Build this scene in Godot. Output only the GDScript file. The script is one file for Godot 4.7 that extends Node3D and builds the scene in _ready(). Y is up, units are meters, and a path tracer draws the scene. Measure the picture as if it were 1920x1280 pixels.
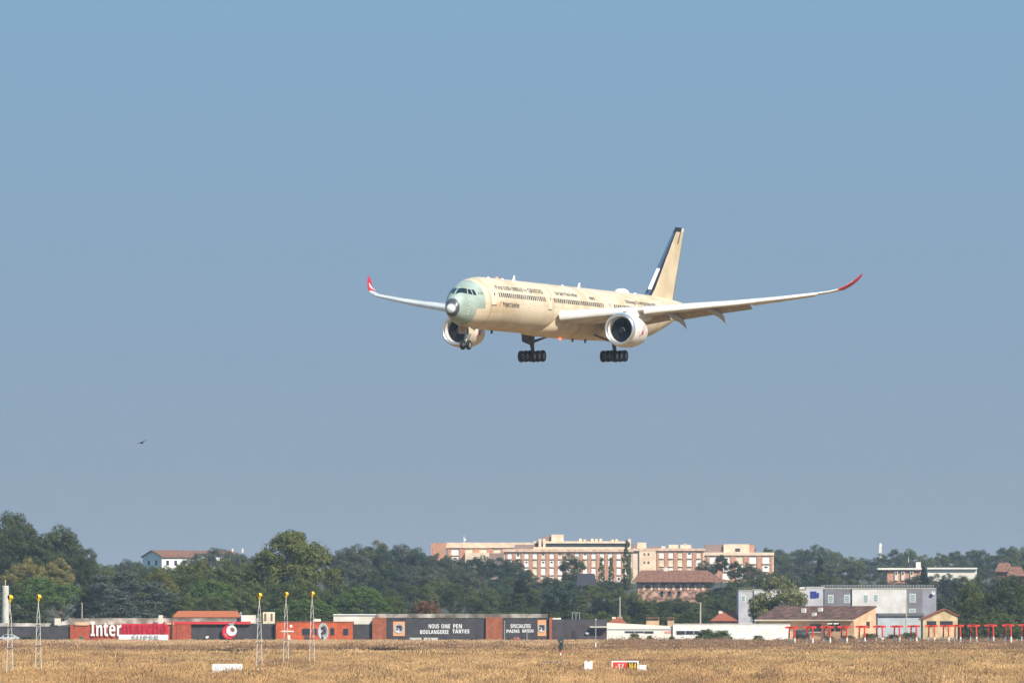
extends Node3D
# Airliner on short final over a dry airfield, a supermarket row, woods and apartment blocks behind.
# Metres, y up. The camera stands 4 m above the field and looks along -z through a long lens.

const LENS := 16000.0          # focal length in photo pixels (1920 wide)
const EYE := 4.0
const HORIZON := 1163.0
var rng := RandomNumberGenerator.new()
var names := {}
var M := {}
var T := {}

# ---------------------------------------------------------------- geometry
class Geo:
	var v := PackedVector3Array()
	var n := PackedVector3Array()
	var uv := PackedVector2Array()
	var c := PackedColorArray()
	var ix := PackedInt32Array()
	var col := Color(1, 1, 1)
	func vert(p: Vector3, nn: Vector3, t := Vector2.ZERO) -> int:
		v.append(p); n.append(nn); uv.append(t); c.append(col)
		return v.size() - 1
	func tri(a: Vector3, b: Vector3, d: Vector3):
		var nn := (b - a).cross(d - a).normalized()
		var k := vert(a, nn); vert(b, nn); vert(d, nn)
		ix.append(k); ix.append(k + 2); ix.append(k + 1)
	func quad(a: Vector3, b: Vector3, d: Vector3, e: Vector3):
		var nn := (b - a).cross(d - a).normalized()
		var k := vert(a, nn, Vector2(0, 0)); vert(b, nn, Vector2(1, 0)); vert(d, nn, Vector2(1, 1)); vert(e, nn, Vector2(0, 1))
		ix.append_array(PackedInt32Array([k, k + 2, k + 1, k, k + 3, k + 2]))
	func hexa(p: Array):   # p0..p3 bottom ring (counterclockwise from above), p4..p7 top ring
		quad(p[3], p[2], p[1], p[0]); quad(p[4], p[5], p[6], p[7])
		for i in 4:
			var j := (i + 1) % 4
			quad(p[i], p[j], p[4 + j], p[4 + i])
	func box(lo: Vector3, hi: Vector3, b := Basis(), at := Vector3.ZERO):
		var p := []
		for y in [lo.y, hi.y]:
			for q in [[lo.x, hi.z], [hi.x, hi.z], [hi.x, lo.z], [lo.x, lo.z]]:
				p.append(at + b * Vector3(q[0], y, q[1]))
		hexa(p)
	func tube(p: Vector3, q: Vector3, r0: float, r1: float, k := 8, caps := true):
		var ax := (q - p).normalized()
		var s := ax.cross(Vector3.RIGHT if absf(ax.x) < 0.8 else Vector3.UP).normalized()
		var t := ax.cross(s)
		var base := v.size()
		for i in k + 1:
			var a := TAU * i / k
			var d := s * cos(a) + t * sin(a)
			vert(p + d * r0, d, Vector2(float(i) / k, 0)); vert(q + d * r1, d, Vector2(float(i) / k, 1))
		for i in k:
			var b := base + 2 * i
			ix.append_array(PackedInt32Array([b, b + 3, b + 2, b, b + 1, b + 3]))
		if caps:
			for e in 2:
				var o := vert(q if e else p, ax if e else -ax)
				for i in k:
					var a := TAU * i / k
					vert((q if e else p) + (s * cos(a) + t * sin(a)) * (r1 if e else r0), ax if e else -ax)
				for i in k:
					var x := o + 1 + i
					var y := o + 1 + (i + 1) % k
					ix.append_array(PackedInt32Array([o, y, x]) if e else PackedInt32Array([o, x, y]))
	func loft(rings: Array, closed := true, flip := false, cap0 := false, cap1 := false, us := [], v0 := 0.0, v1 := 1.0):
		# rings of equal length; smooth normals from neighbours
		var m: int = rings.size(); var k: int = rings[0].size(); var base := v.size()
		for i in m:
			for j in k:
				var pj: Vector3
				var nj: Vector3
				if closed:
					pj = rings[i][(j + k - 1) % k] if j > 0 and j < k - 1 else rings[i][(j + k - 2) % k if j == 0 else j - 1]
					nj = rings[i][j + 1] if j < k - 1 else rings[i][1]
				else:
					pj = rings[i][maxi(j - 1, 0)]; nj = rings[i][mini(j + 1, k - 1)]
				var a: Vector3 = rings[maxi(i - 1, 0)][j]; var b: Vector3 = rings[mini(i + 1, m - 1)][j]
				var nn := (nj - pj).cross(b - a)
				if nn.length() < 1e-9: nn = b - a
				nn = nn.normalized() * (-1.0 if flip else 1.0)
				vert(rings[i][j], nn, Vector2(us[i] if us else float(i) / (m - 1), lerpf(v0, v1, float(j) / (k - 1))))
		for i in m - 1:
			for j in k - 1:
				var a := base + i * k + j; var b := a + 1; var d := a + k; var e := d + 1
				if flip: ix.append_array(PackedInt32Array([a, b, e, a, e, d]))
				else: ix.append_array(PackedInt32Array([a, e, b, a, d, e]))
		for q in [[cap0, 0, -1.0], [cap1, m - 1, 1.0]]:
			if q[0]:
				var ring = rings[q[1]]
				var cen := Vector3.ZERO
				for p in ring: cen += p
				cen /= ring.size()
				for j in k - 1: tri(cen, ring[j], ring[j + 1])
	func lathe(prof: Array, o: Vector3, ax: Vector3, k := 24, flip := false):   # prof of [along, radius]
		var s := ax.cross(Vector3.UP if absf(ax.y) < 0.8 else Vector3.RIGHT).normalized()
		var t := ax.cross(s)
		var rings := []
		for q in prof:
			var r := PackedVector3Array()
			for j in k + 1:
				var a := TAU * j / k
				r.append(o + ax * q[0] + (s * cos(a) + t * sin(a)) * q[1])
			rings.append(r)
		loft(rings, true, flip)
	func ball(o: Vector3, r: Vector3, k := 12):
		var rings := []
		for i in k / 2 + 1:
			var f := PI * i / (k / 2)
			var ring := PackedVector3Array()
			for j in k + 1:
				var a := TAU * j / k
				ring.append(o + Vector3(sin(f) * cos(a) * r.x, -cos(f) * r.y, -sin(f) * sin(a) * r.z))
			rings.append(ring)
		loft(rings, true, true)
	func mesh(mat: Material) -> ArrayMesh:
		for i in range(0, ix.size(), 3):   # winding follows the normals
			var a := ix[i]; var b := ix[i + 1]; var d := ix[i + 2]
			if (v[d] - v[a]).cross(v[b] - v[a]).dot(n[a] + n[b] + n[d]) < 0.0:
				ix[i + 1] = d; ix[i + 2] = b
		var arr := []
		arr.resize(Mesh.ARRAY_MAX)
		arr[Mesh.ARRAY_VERTEX] = v; arr[Mesh.ARRAY_NORMAL] = n; arr[Mesh.ARRAY_TEX_UV] = uv; arr[Mesh.ARRAY_COLOR] = c; arr[Mesh.ARRAY_INDEX] = ix
		var am := ArrayMesh.new()
		am.add_surface_from_arrays(Mesh.PRIMITIVE_TRIANGLES, arr)
		am.surface_set_material(0, mat)
		return am

# ---------------------------------------------------------------- scene helpers
func px_x(px: float, d: float) -> float: return (px - 960.0) * d / LENS
func px_y(py: float, d: float) -> float: return EYE + (HORIZON - py) * d / LENS
func pt(px: float, py: float, d: float) -> Vector3: return Vector3(px_x(px, d), px_y(py, d), -d)
func lin(r: float, g: float, b: float) -> Color: return Color(r, g, b).linear_to_srgb()

func numbered(called: String) -> String:
	var k: int = names.get(called, 0)
	names[called] = k + 1
	return called if k == 0 else "%s_%03d" % [called, k]
func tag(o: Node, label: String, category: String, group := "") -> Node:
	o.set_meta("label", label); o.set_meta("category", category)
	if group: o.set_meta("group", group)
	return o
func thing(called: String, at: Vector3, label: String, category: String, group := "", turn := 0.0) -> Node3D:
	var o := Node3D.new()
	o.name = numbered(called); add_child(o)
	o.position = at; o.rotation.y = turn
	tag(o, label, category, group)
	return o
func part(called: String, g, parent: Node, mat: Material = null) -> MeshInstance3D:
	var o := MeshInstance3D.new()
	o.name = called
	o.mesh = g.mesh(mat) if g is Geo else g
	o.cast_shadow = GeometryInstance3D.SHADOW_CASTING_SETTING_ON
	parent.add_child(o, true)
	return o
func structure(called: String, g, mat: Material) -> MeshInstance3D:
	var o := part(called, g, self, mat)
	o.set_meta("kind", "structure")
	return o
func plain(col: Color, rough := 0.8, metal := 0.0, grime := 0.0, scale := 0.12) -> StandardMaterial3D:
	var m := StandardMaterial3D.new()
	m.albedo_color = col; m.roughness = rough; m.metallic = metal
	if grime > 0.0:
		m.albedo_texture = T.grime if grime < 0.5 else T.stain
		m.uv1_triplanar = true; m.uv1_world_triplanar = true; m.uv1_scale = Vector3.ONE * scale
	return m
func bx(called: String, parent: Node, lo: Vector3, hi: Vector3, mat: Material) -> MeshInstance3D:
	var g := Geo.new()
	g.box(lo, hi)
	return part(called, g, parent, mat)

func noise_texture(size: int, freq: float, octaves: int, lo: float, hi: float, seed_: int, tint := Vector3.ONE, stretch := 1.0) -> ImageTexture:
	var f := FastNoiseLite.new()
	f.seed = seed_; f.frequency = freq; f.fractal_octaves = octaves
	var img := f.get_seamless_image(size, size)
	var out := Image.create(size, size, false, Image.FORMAT_RGB8)
	for y in size:
		for x in size:
			var k := img.get_pixel(x, int(y * stretch) % size).r
			k = clampf((k - 0.5) * 1.6 + 0.5, 0, 1)
			var q := lerpf(lo, hi, k)
			out.set_pixel(x, y, Color(q * lerpf(tint.x, 1, k), q * lerpf(tint.y, 1, k), q * lerpf(tint.z, 1, k)))
	return ImageTexture.create_from_image(out)

# ---------------------------------------------------------------- the airliner
# Plane axes: x aft of the nose, y to starboard, z up; pl() turns them into the node's own axes (-z forward).
func pl(x: float, y: float, z: float) -> Vector3: return Vector3(y, z, x)
const NOSE_Z := -1.0
func tab(x: float, pts: Array) -> float:
	if x <= pts[0][0]: return pts[0][1]
	for i in pts.size() - 1:
		if x <= pts[i + 1][0]:
			var t: float = (x - pts[i][0]) / (pts[i + 1][0] - pts[i][0])
			var a: float = pts[i][1]; var b: float = pts[i + 1][1]
			var m0: float = (b - pts[maxi(i - 1, 0)][1]) / maxf(pts[i + 1][0] - pts[maxi(i - 1, 0)][0], 0.01) * (pts[i + 1][0] - pts[i][0])
			var j := mini(i + 2, pts.size() - 1)
			var m1: float = (pts[j][1] - a) / (pts[j][0] - pts[i][0]) * (pts[i + 1][0] - pts[i][0])
			if i == 0: m0 = 0.0
			return (2 * t * t * t - 3 * t * t + 1) * a + (t * t * t - 2 * t * t + t) * m0 + (-2 * t * t * t + 3 * t * t) * b + (t * t * t - t * t) * m1
	return pts[-1][1]
func hull(x: float) -> Array:   # half width, top, bottom
	if x < 20.0:
		var e := func(l: float, b: float) -> float: return pow(1.0 - pow(maxf(0.0, 1.0 - x / l), 2.0), b)
		return [tab(x, [[0.0, 0.0], [0.02, 0.22], [0.05, 0.34], [0.15, 0.55], [0.3, 0.71], [0.5, 0.84], [1.0, 1.07], [2.0, 1.47], [3.0, 1.85], [4.0, 2.18], [5.0, 2.45], [6.0, 2.67], [7.0, 2.83], [8.0, 2.93], [9.5, 2.98]]), NOSE_Z + (3.05 - NOSE_Z) * e.call(9.0, 0.59), NOSE_Z + (-3.04 - NOSE_Z) * e.call(6.6, 0.5)]
	return [tab(x, [[52.0, 2.98], [56.0, 2.93], [60.0, 2.7], [64.0, 2.25], [68.0, 1.55], [72.0, 0.75], [73.8, 0.3]]),
		tab(x, [[56.0, 3.05], [60.0, 3.03], [64.0, 2.94], [68.0, 2.75], [72.0, 2.48], [73.8, 2.3]]),
		tab(x, [[51.0, -3.04], [54.0, -2.92], [58.0, -2.35], [62.0, -1.42], [66.0, -0.35], [70.0, 0.75], [73.8, 1.7]])]
func skin(x: float, deg: float, lift := 0.0) -> Vector3:   # deg 0 is the port side, 90 the crown
	var h := hull(x)
	var a := deg_to_rad(deg)
	return pl(x, -(h[0] + lift) * cos(a), (h[1] + h[2]) / 2 + ((h[1] - h[2]) / 2 + lift) * sin(a))
func hull_piece(g: Geo, xs: Array, a0: float, a1: float, step := 5.0, lift := 0.0):
	var rings := []
	var us := []
	var k := int(ceil((a1 - a0) / step))
	for x in xs:
		var r := PackedVector3Array()
		for j in k + 1: r.append(skin(x, lerpf(a0, a1, float(j) / k), lift))
		rings.append(r); us.append(x / 73.8)
	g.loft(rings, false, true, false, false, us, (a0 + 90.0) / 360.0, (a1 + 90.0) / 360.0)
func span(a: float, b: float, n: int, bias := 1.0) -> Array:
	var r := []
	for i in n + 1: r.append(lerpf(a, b, pow(float(i) / n, bias)))
	return r
func patch(g: Geo, q: Array, lift: float, n := 4):   # q: four [x, deg] corners on the hull, in order round the pane
	var rings := []
	for i in n + 1:
		var r := PackedVector3Array()
		for j in n + 1:
			var s := float(i) / n; var t := float(j) / n
			r.append(skin(lerpf(lerpf(q[0][0], q[1][0], s), lerpf(q[3][0], q[2][0], s), t), lerpf(lerpf(q[0][1], q[1][1], s), lerpf(q[3][1], q[2][1], s), t), lift))
		rings.append(r)
	g.loft(rings, false, true)
	for e in [0, n]:      # rim down into the skin
		for j in n:
			g.quad(rings[e][j], rings[e][j + 1], rings[e][j + 1] * 0.999, rings[e][j] * 0.999)
func text_geo(text: String, height: float, bold: bool, width := 0.0) -> Array:   # [arrays, width]
	var f := SystemFont.new()
	f.font_names = PackedStringArray(["Droid Sans"])
	if bold: f.font_weight = 700
	var t := TextMesh.new()
	t.text = text; t.font = f; t.font_size = 64; t.pixel_size = height / 46.0; t.depth = 0.01; t.curve_step = 2.0
	t.horizontal_alignment = HORIZONTAL_ALIGNMENT_LEFT
	var a := t.surface_get_arrays(0) if t.get_surface_count() > 0 else t.get_mesh_arrays()
	var w := 0.0
	for p in a[Mesh.ARRAY_VERTEX]: w = maxf(w, p.x)
	if width > 0.0 and w > 0.0:
		for i in a[Mesh.ARRAY_VERTEX].size(): a[Mesh.ARRAY_VERTEX][i].x *= width / w
	return [a, w]
func hull_text(parent: Node, text: String, x0: float, x1: float, z: float, height: float, bold: bool, mat: Material):
	var a = text_geo(text, height, bold, x1 - x0)[0]
	var vs: PackedVector3Array = a[Mesh.ARRAY_VERTEX]
	var ns: PackedVector3Array = a[Mesh.ARRAY_NORMAL]
	for i in vs.size():
		var p := vs[i]
		var x := x0 + p.x
		var h := hull(x)
		var deg := rad_to_deg(asin(clampf((z - (h[1] + h[2]) / 2) / ((h[1] - h[2]) / 2), -1, 1)) + p.y / 3.0)
		vs[i] = skin(x, deg, 0.012 + p.z)
		ns[i] = pl(0, -cos(deg_to_rad(deg)), sin(deg_to_rad(deg)))
	a[Mesh.ARRAY_VERTEX] = vs; a[Mesh.ARRAY_NORMAL] = ns
	a[Mesh.ARRAY_TANGENT] = null
	var am := ArrayMesh.new()
	am.add_surface_from_arrays(Mesh.PRIMITIVE_TRIANGLES, a)
	am.surface_set_material(0, mat)
	part("lettering", am, parent)
func flat_text(parent: Node, text: String, at: Vector3, w: float, h: float, bold: bool, mat: Material, called := "lettering"):
	# left end of the baseline at "at", facing +z
	var a = text_geo(text, h, bold, w)[0]
	var vs: PackedVector3Array = a[Mesh.ARRAY_VERTEX]
	var lo := 1e9
	var hi := -1e9
	for p in vs:
		lo = minf(lo, p.y); hi = maxf(hi, p.y)
	for i in vs.size(): vs[i] = at + Vector3(vs[i].x, (vs[i].y - lo) * h / (hi - lo), vs[i].z)
	a[Mesh.ARRAY_VERTEX] = vs; a[Mesh.ARRAY_TANGENT] = null
	var am := ArrayMesh.new()
	am.add_surface_from_arrays(Mesh.PRIMITIVE_TRIANGLES, a)
	am.surface_set_material(0, mat)
	part(called, am, parent)

func foil(n := 14) -> Array:   # closed ring of [chord fraction, height as a fraction of thickness], trailing edge - top - nose - bottom
	var r := []
	for i in n * 2 + 1:
		var t := float(i) / n
		var x := 0.5 * (1 + cos(PI * t)) if t <= 1 else 0.5 * (1 - cos(PI * (t - 1)))
		var y := 5.0 * (0.2969 * sqrt(x) - 0.126 * x - 0.3516 * x * x + 0.2843 * x * x * x - 0.1036 * x * x * x * x)
		r.append([x, y * (1.15 if t <= 1 else -0.85)])
	return r
func wing_sections() -> Array:   # y, leading edge x, chord, z, thickness ratio, twist (degrees, nose up)
	return [[2.0, 24.5, 15.6, -1.02, 0.11, 1.2], [3.2, 25.5, 14.4, -0.84, 0.108, 1.2], [7.0, 28.2, 11.6, -0.4, 0.105, 1.0], [11.5, 31.4, 9.0, 0.14, 0.105, 0.8],
		[16.0, 34.5, 7.2, 0.68, 0.105, 0.5], [20.6, 37.75, 5.6, 1.22, 0.1, 0.2], [25.0, 40.85, 4.0, 1.86, 0.1, 0.0], [28.8, 43.5, 2.75, 2.48, 0.1, -0.5]]
func tip_sections() -> Array:
	return [[28.8, 43.5, 2.75, 2.48, 0.1, -0.5], [29.7, 44.4, 2.4, 2.68, 0.1, -0.5], [30.5, 45.5, 2.05, 3.0, 0.1, 0], [31.15, 46.6, 1.7, 3.5, 0.1, 0], [31.65, 47.6, 1.35, 4.08, 0.1, 0], [31.97, 48.4, 0.95, 4.58, 0.1, 0], [32.15, 49.05, 0.42, 4.98, 0.1, 0]]
func sec_at(secs: Array, y: float) -> Array:
	for i in secs.size() - 1:
		if y <= secs[i + 1][0]:
			var t: float = (y - secs[i][0]) / (secs[i + 1][0] - secs[i][0])
			var o := []
			for k in 6: o.append(lerpf(secs[i][k], secs[i + 1][k], t))
			return o
	return secs[-1]
func foil_rings(secs: Array, side: float, c0 := 0.0, c1 := 1.0) -> Array:
	var rings := []
	var f := foil()
	for i in secs.size():
		var s = secs[i]
		var a = secs[maxi(i - 1, 0)]; var b = secs[mini(i + 1, secs.size() - 1)]
		var dih := atan2(b[3] - a[3], b[0] - a[0])
		var up := Vector2(-sin(dih), cos(dih))
		var tw := deg_to_rad(s[5])
		var ring := PackedVector3Array()
		for q in f:
			var ch: float = lerpf(c0, c1, q[0]) * s[2]
			var th: float = q[1] * s[4] * s[2]
			var xx := ch * cos(tw) + th * sin(tw)
			var zz := -ch * sin(tw) + th * cos(tw)
			ring.append(pl(s[1] + xx, side * (s[0] + up.x * zz), s[3] + up.y * zz))
		rings.append(ring)
	return rings
func panel_rings(y0: float, y1: float, n: int, side: float, at: float, chord: float, thick: float, drop: Vector2, turn: float) -> Array:
	# a slat or flap: its nose at chord fraction "at" of the wing, own chord as a fraction, moved aft/down by drop (fractions), turned nose-down for slats, tail-down for flaps
	var rings := []
	var f := foil(8)
	var secs := wing_sections()
	for i in n + 1:
		var s := sec_at(secs, lerpf(y0, y1, float(i) / n))
		var tw := deg_to_rad(s[5] + turn)
		var ring := PackedVector3Array()
		var c: float = s[2]
		for q in f:
			var ch: float = (q[0] - 0.0) * chord * c
			var th: float = q[1] * thick * c
			ring.append(pl(s[1] + (at + drop.x) * c + ch * cos(tw) + th * sin(tw), side * s[0], s[3] - (at * c) * sin(deg_to_rad(s[5])) + drop.y * c - ch * sin(tw) + th * cos(tw)))
		rings.append(ring)
	return rings
const HOPPER := [[0.0, 0.0], [0.25, 0.22], [0.4, 0.38], [0.45, 0.55], [0.6, 0.72], [0.72, 0.78], [0.78, 0.95], [0.84, 1.0], [0.86, 0.93], [0.97, 0.88], [0.95, 0.82], [0.86, 0.8], [0.85, 0.68], [0.95, 0.6], [0.92, 0.56], [0.8, 0.58], [0.75, 0.45], [0.62, 0.38], [0.68, 0.22], [0.62, 0.15], [0.55, 0.3], [0.42, 0.25], [0.22, 0.1]]
func emblem(g: Geo, place: Callable):
	var poly := PackedVector2Array()
	for p in HOPPER: poly.append(Vector2(p[0], p[1]))
	var t := Geometry2D.triangulate_polygon(poly)
	for i in range(0, t.size(), 3):
		g.tri(place.call(poly[t[i]], 0.02), place.call(poly[t[i + 1]], 0.02), place.call(poly[t[i + 2]], 0.02))
	for i in poly.size():
		var j := (i + 1) % poly.size()
		g.quad(place.call(poly[i], 0.0), place.call(poly[j], 0.0), place.call(poly[j], 0.02), place.call(poly[i], 0.02))

func wheel(parent: Node, at: Vector3, r: float, w: float):
	var g := Geo.new()
	g.lathe([[-w / 2, r * 0.55], [-w / 2, r * 0.78], [-w * 0.42, r * 0.93], [-w * 0.2, r], [w * 0.2, r], [w * 0.42, r * 0.93], [w / 2, r * 0.78], [w / 2, r * 0.55], [-w / 2, r * 0.55]], at, Vector3.RIGHT, 20)
	var o := part("wheel", g, parent, M.tyre)
	g = Geo.new()
	g.lathe([[-w * 0.4, 0.0], [-w * 0.46, r * 0.2], [-w * 0.36, r * 0.3], [-w * 0.3, r * 0.5], [-w * 0.47, r * 0.56], [w * 0.47, r * 0.56], [w * 0.3, r * 0.5], [w * 0.36, r * 0.3], [w * 0.46, r * 0.2], [w * 0.4, 0.0]], at, Vector3.RIGHT, 16)
	part("rim", g, o, M.rim)

func build_airliner():
	# attitude: nose to the camera's left by 22.9 degrees, barely pitched and banked
	var fw := Vector3(-0.3897144, 0.00550822, 0.92091929)
	var rt := Vector3(-0.92085324, 0.01105575, -0.38975258)
	var upv := Vector3(0.0123283, 0.99992371, -0.00076368)
	var root := thing("airliner", Vector3.ZERO, "cream primer-painted twin-engine airliner on approach with wheels down above the field", "airliner")
	root.transform = Transform3D(Basis(rt, upv, -fw), Vector3(-7.1093, 40.89, -982.82))
	# --- fuselage
	var g := Geo.new()
	var xs := [0.62] + span(0.85, 3.34, 9) + [3.8, 4.3, 4.8] + span(5.4, 9.0, 7) + span(10.5, 52.0, 40) + span(53.0, 73.8, 20)
	var back := xs.filter(func(x): return x >= 4.8)
	hull_piece(g, back, -90, 270)
	hull_piece(g, [3.34, 3.8, 4.3, 4.8], -90, -12)
	hull_piece(g, [3.34, 3.8, 4.3, 4.8], 192, 270)
	var ring := PackedVector3Array()
	for j in 33: ring.append(skin(73.8, -90 + 360.0 * j / 32))
	var ring2 := PackedVector3Array()
	for j in 33: ring2.append(skin(73.8, -90 + 360.0 * j / 32).lerp(pl(74.3, 0, 2.05), 0.7))
	g.loft([ring, ring2], true, true, false, true)
	part("fuselage", g, root, M.primer)
	g = Geo.new()
	hull_piece(g, xs.filter(func(x): return x <= 3.34), -90, 270)
	hull_piece(g, [3.34, 3.8, 4.3, 4.8], -12, 192)
	part("nose_section", g, root, M.green_primer)
	g = Geo.new()
	hull_piece(g, span(0.2, 0.62, 7), -90, 270, 8, 0.012)
	var rad := part("radome", g, root, M.radome)
	g = Geo.new()
	hull_piece(g, [0.0005, 0.004, 0.012, 0.022, 0.035, 0.05, 0.075, 0.1, 0.13], -90, 270, 8, 0.016)
	part("radome_tip", g, rad, M.radome_tip)
	g = Geo.new()
	hull_piece(g, [0.13, 0.16, 0.2], -90, 270, 8, 0.014)
	part("radome_mid_band", g, rad, M.radome_mid_grey)  # mid-grey ring stepping from the white tip to the dark radome
	# cockpit panes (port ones, then their mirror images)
	for q in [[[2.14, 88], [1.12, 84], [2.16, 42], [2.68, 59.5]], [[2.72, 57], [2.32, 40.5], [2.84, 31], [3.0, 51]], [[3.12, 49], [2.98, 30], [3.46, 26], [3.44, 44]]]:
		for side in 2:
			g = Geo.new()
			patch(g, q if side == 0 else q.map(func(a): return [a[0], 180.0 - a[1]]), 0.02, 5)
			part("cockpit_window", g, root, M.dark_glass)
	# cabin windows in three runs, doors between them, on both flanks
	var wm := Geo.new()
	wm.hexa([pl(-0.14, 0.03, -0.26), pl(0.14, 0.03, -0.26), pl(0.14, -0.03, -0.26), pl(-0.14, -0.03, -0.26), pl(-0.14, 0.03, 0.26), pl(0.14, 0.03, 0.26), pl(0.14, -0.03, 0.26), pl(-0.14, -0.03, 0.26)])
	var dark := wm.mesh(M.cabin_glass)
	var shaded := wm.mesh(M.cabin_shade)
	rng.seed = 11
	for run in [[7.9, 21.4, 24], [24.4, 39.4, 26], [43.1, 58.5, 26]]:
		for i in run[2]:
			var x: float = lerpf(run[0], run[1], float(i) / (run[2] - 1))
			var open := rng.randf() < 0.6
			for side in [-1.0, 1.0]:
				var o := part("cabin_window", dark if open else shaded, root)
				var p := skin(x, 18.0, 0.004)
				o.position = Vector3(p.x * -side, p.y, p.z)
				o.rotation.z = deg_to_rad(18.0) * side
	for dx in [6.45, 22.75, 41.3, 60.4]:
		for side in 2:
			g = Geo.new()
			var w := 0.52
			var q := [[dx - w, 33.0], [dx - w, -3.0], [dx + w, -3.0], [dx + w, 33.0]]
			patch(g, q if side == 0 else q.map(func(a): return [a[0], 180.0 - a[1]]), 0.018, 6)
			var door := part("cabin_door", g, root, M.primer_light)
			g = Geo.new()
			var s := [[dx - w - 0.06, -3.2], [dx - w - 0.06, -5.2], [dx + w + 0.06, -5.2], [dx + w + 0.06, -3.2]]
			patch(g, s if side == 0 else s.map(func(a): return [a[0], 180.0 - a[1]]), 0.05, 3)
			part("door_sill", g, door, M.seam)
			g = Geo.new()
			s = [[dx + w - 0.3, 24.0], [dx + w - 0.3, 17.0], [dx + w - 0.1, 17.0], [dx + w - 0.1, 24.0]]
			patch(g, s if side == 0 else s.map(func(a): return [a[0], 180.0 - a[1]]), 0.03, 2)
			part("door_window", g, door, M.cabin_glass)
	# small ports and probes on the green nose
	for q in [[2.6, 20.0], [2.15, 4.0], [2.0, -8.0], [2.05, -20.0], [2.1, -30.0]]:
		g = Geo.new()
		g.ball(skin(q[0], q[1], 0.0), Vector3(0.07, 0.07, 0.07), 8)
		part("sensor_probe", g, root, M.white)
	g = Geo.new()
	g.ball(skin(16.3, -2.0, 0.0), Vector3(0.1, 0.1, 0.14), 8)
	part("sensor_probe", g, root, M.white)
	# lettering
	hull_text(root, "First", 7.6, 9.6, 1.8, 0.55, true, M.ink)
	hull_text(root, "A350-1000ULR", 9.9, 15.7, 1.8, 0.58, true, M.ink)
	hull_text(root, "for", 16.0, 16.9, 1.8, 0.46, false, M.ink)
	hull_text(root, "QANTAS", 17.2, 21.6, 1.82, 0.6, true, M.ink)
	hull_text(root, "Project Sunrise", 8.5, 13.4, -0.12, 0.56, true, M.ink)
	hull_text(root, "Our Spirit Flies Further", 25.5, 32.4, 1.84, 0.52, true, M.ink)
	hull_text(root, "AIRBUS", 35.8, 37.6, 1.66, 0.42, true, M.ink)
	hull_text(root, "Ultimage X onlfgroup.com", 47.3, 56.9, 1.72, 0.5, true, M.ink)
	hull_text(root, "A350", 3.75, 4.6, 0.95, 0.4, true, M.seam)
	g = Geo.new()
	emblem(g, func(p, l): return skin(7.3 + p.x * 1.0, -10.0 + p.y * 17.0, 0.008 + l))
	part("emblem", g, root, M.orange)
	# crown fittings
	for x in [18.6, 38.6]:
		g = Geo.new()
		g.hexa([pl(x - 0.35, -0.05, 3.0), pl(x + 0.35, -0.05, 3.0), pl(x + 0.35, 0.05, 3.0), pl(x - 0.35, 0.05, 3.0), pl(x + 0.1, -0.02, 3.65), pl(x + 0.38, -0.02, 3.65), pl(x + 0.38, 0.02, 3.65), pl(x + 0.1, 0.02, 3.65)])
		part("antenna", g, root, M.white)
	for x in [11.0, 15.2, 33.5, 56.5]:
		g = Geo.new()
		g.ball(pl(x, 0, 3.02), Vector3(0.16, 0.16, 0.35), 8)
		part("antenna", g, root, M.white)
	g = Geo.new()
	g.ball(pl(52.2, 0, 3.0), Vector3(0.75, 0.52, 1.6), 16)
	part("satellite_dome", g, root, M.white)
	for b in [[13.6, 3.12], [33.0, -3.3]]:
		g = Geo.new()
		g.ball(pl(b[0], 0, b[1]), Vector3(0.14, 0.14, 0.14), 10)
		part("beacon_light", g, root, M.beacon)
		var om := OmniLight3D.new()
		om.name = "beacon_glow"; root.add_child(om, true)
		om.position = pl(b[0], 0, b[1]); om.light_color = Color(1, 0.3, 0.12); om.light_energy = 0.6; om.light_size = 0.1; om.omni_range = 30; om.shadow_enabled = true
	# --- belly fairing
	g = Geo.new()
	var rings := []
	for q in [[22.2, 0.6, -2.95], [23.5, 2.0, -3.08], [25.5, 2.95, -3.14], [28.0, 3.25, -3.18], [33.0, 3.35, -3.2], [38.0, 3.3, -3.2], [42.0, 3.1, -3.14], [45.5, 2.6, -3.06], [48.0, 1.2, -2.95]]:
		var r := PackedVector3Array()
		for j in 25:
			var a := PI + PI * j / 24.0
			var sx := signf(cos(a)) * pow(absf(cos(a)), 0.6)
			r.append(pl(q[0], q[1] * sx, -1.1 + (q[2] + 1.1) * pow(absf(sin(a)), 0.75)))
		rings.append(r)
	g.loft(rings, false, true)
	part("belly_fairing", g, root, M.primer)
	g = Geo.new()
	rings = []
	for i in 13:   # pale sealed joint where the fairing's front edge meets the hull
		var a := -66.0 + 54.0 * i / 12.0
		var x := 22.4 + 3.0 * pow(i / 12.0, 1.4)
		rings.append(PackedVector3Array([skin(x - 0.09, a, 0.03), skin(x + 0.09, a, 0.03)]))
	g.loft(rings, false, false)
	part("fairing_seam", g, root, M.primer_light)
	# --- wings
	for side in [-1.0, 1.0]:
		var wg := Geo.new()
		wg.loft(foil_rings(wing_sections(), side), true, side > 0)
		var wing := part("wing", wg, root, M.wing_grey)
		# painted white upper skin strip and deployed slats
		for sl in [[3.35, 9.3], [11.7, 17.2], [17.26, 22.9], [22.96, 28.75]]:
			wg = Geo.new()
			var pr := panel_rings(sl[0], sl[1], 6, side, 0.0, 0.17 if sl[0] > 4 else 0.12, 0.075 if sl[0] > 4 else 0.075, Vector2(-0.105, -0.062) if sl[0] > 4 else Vector2(-0.06, -0.03), -36.0)
			wg.loft(pr, true, side > 0, true, true)
			part("slat", wg, wing, M.white_gloss)
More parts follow.
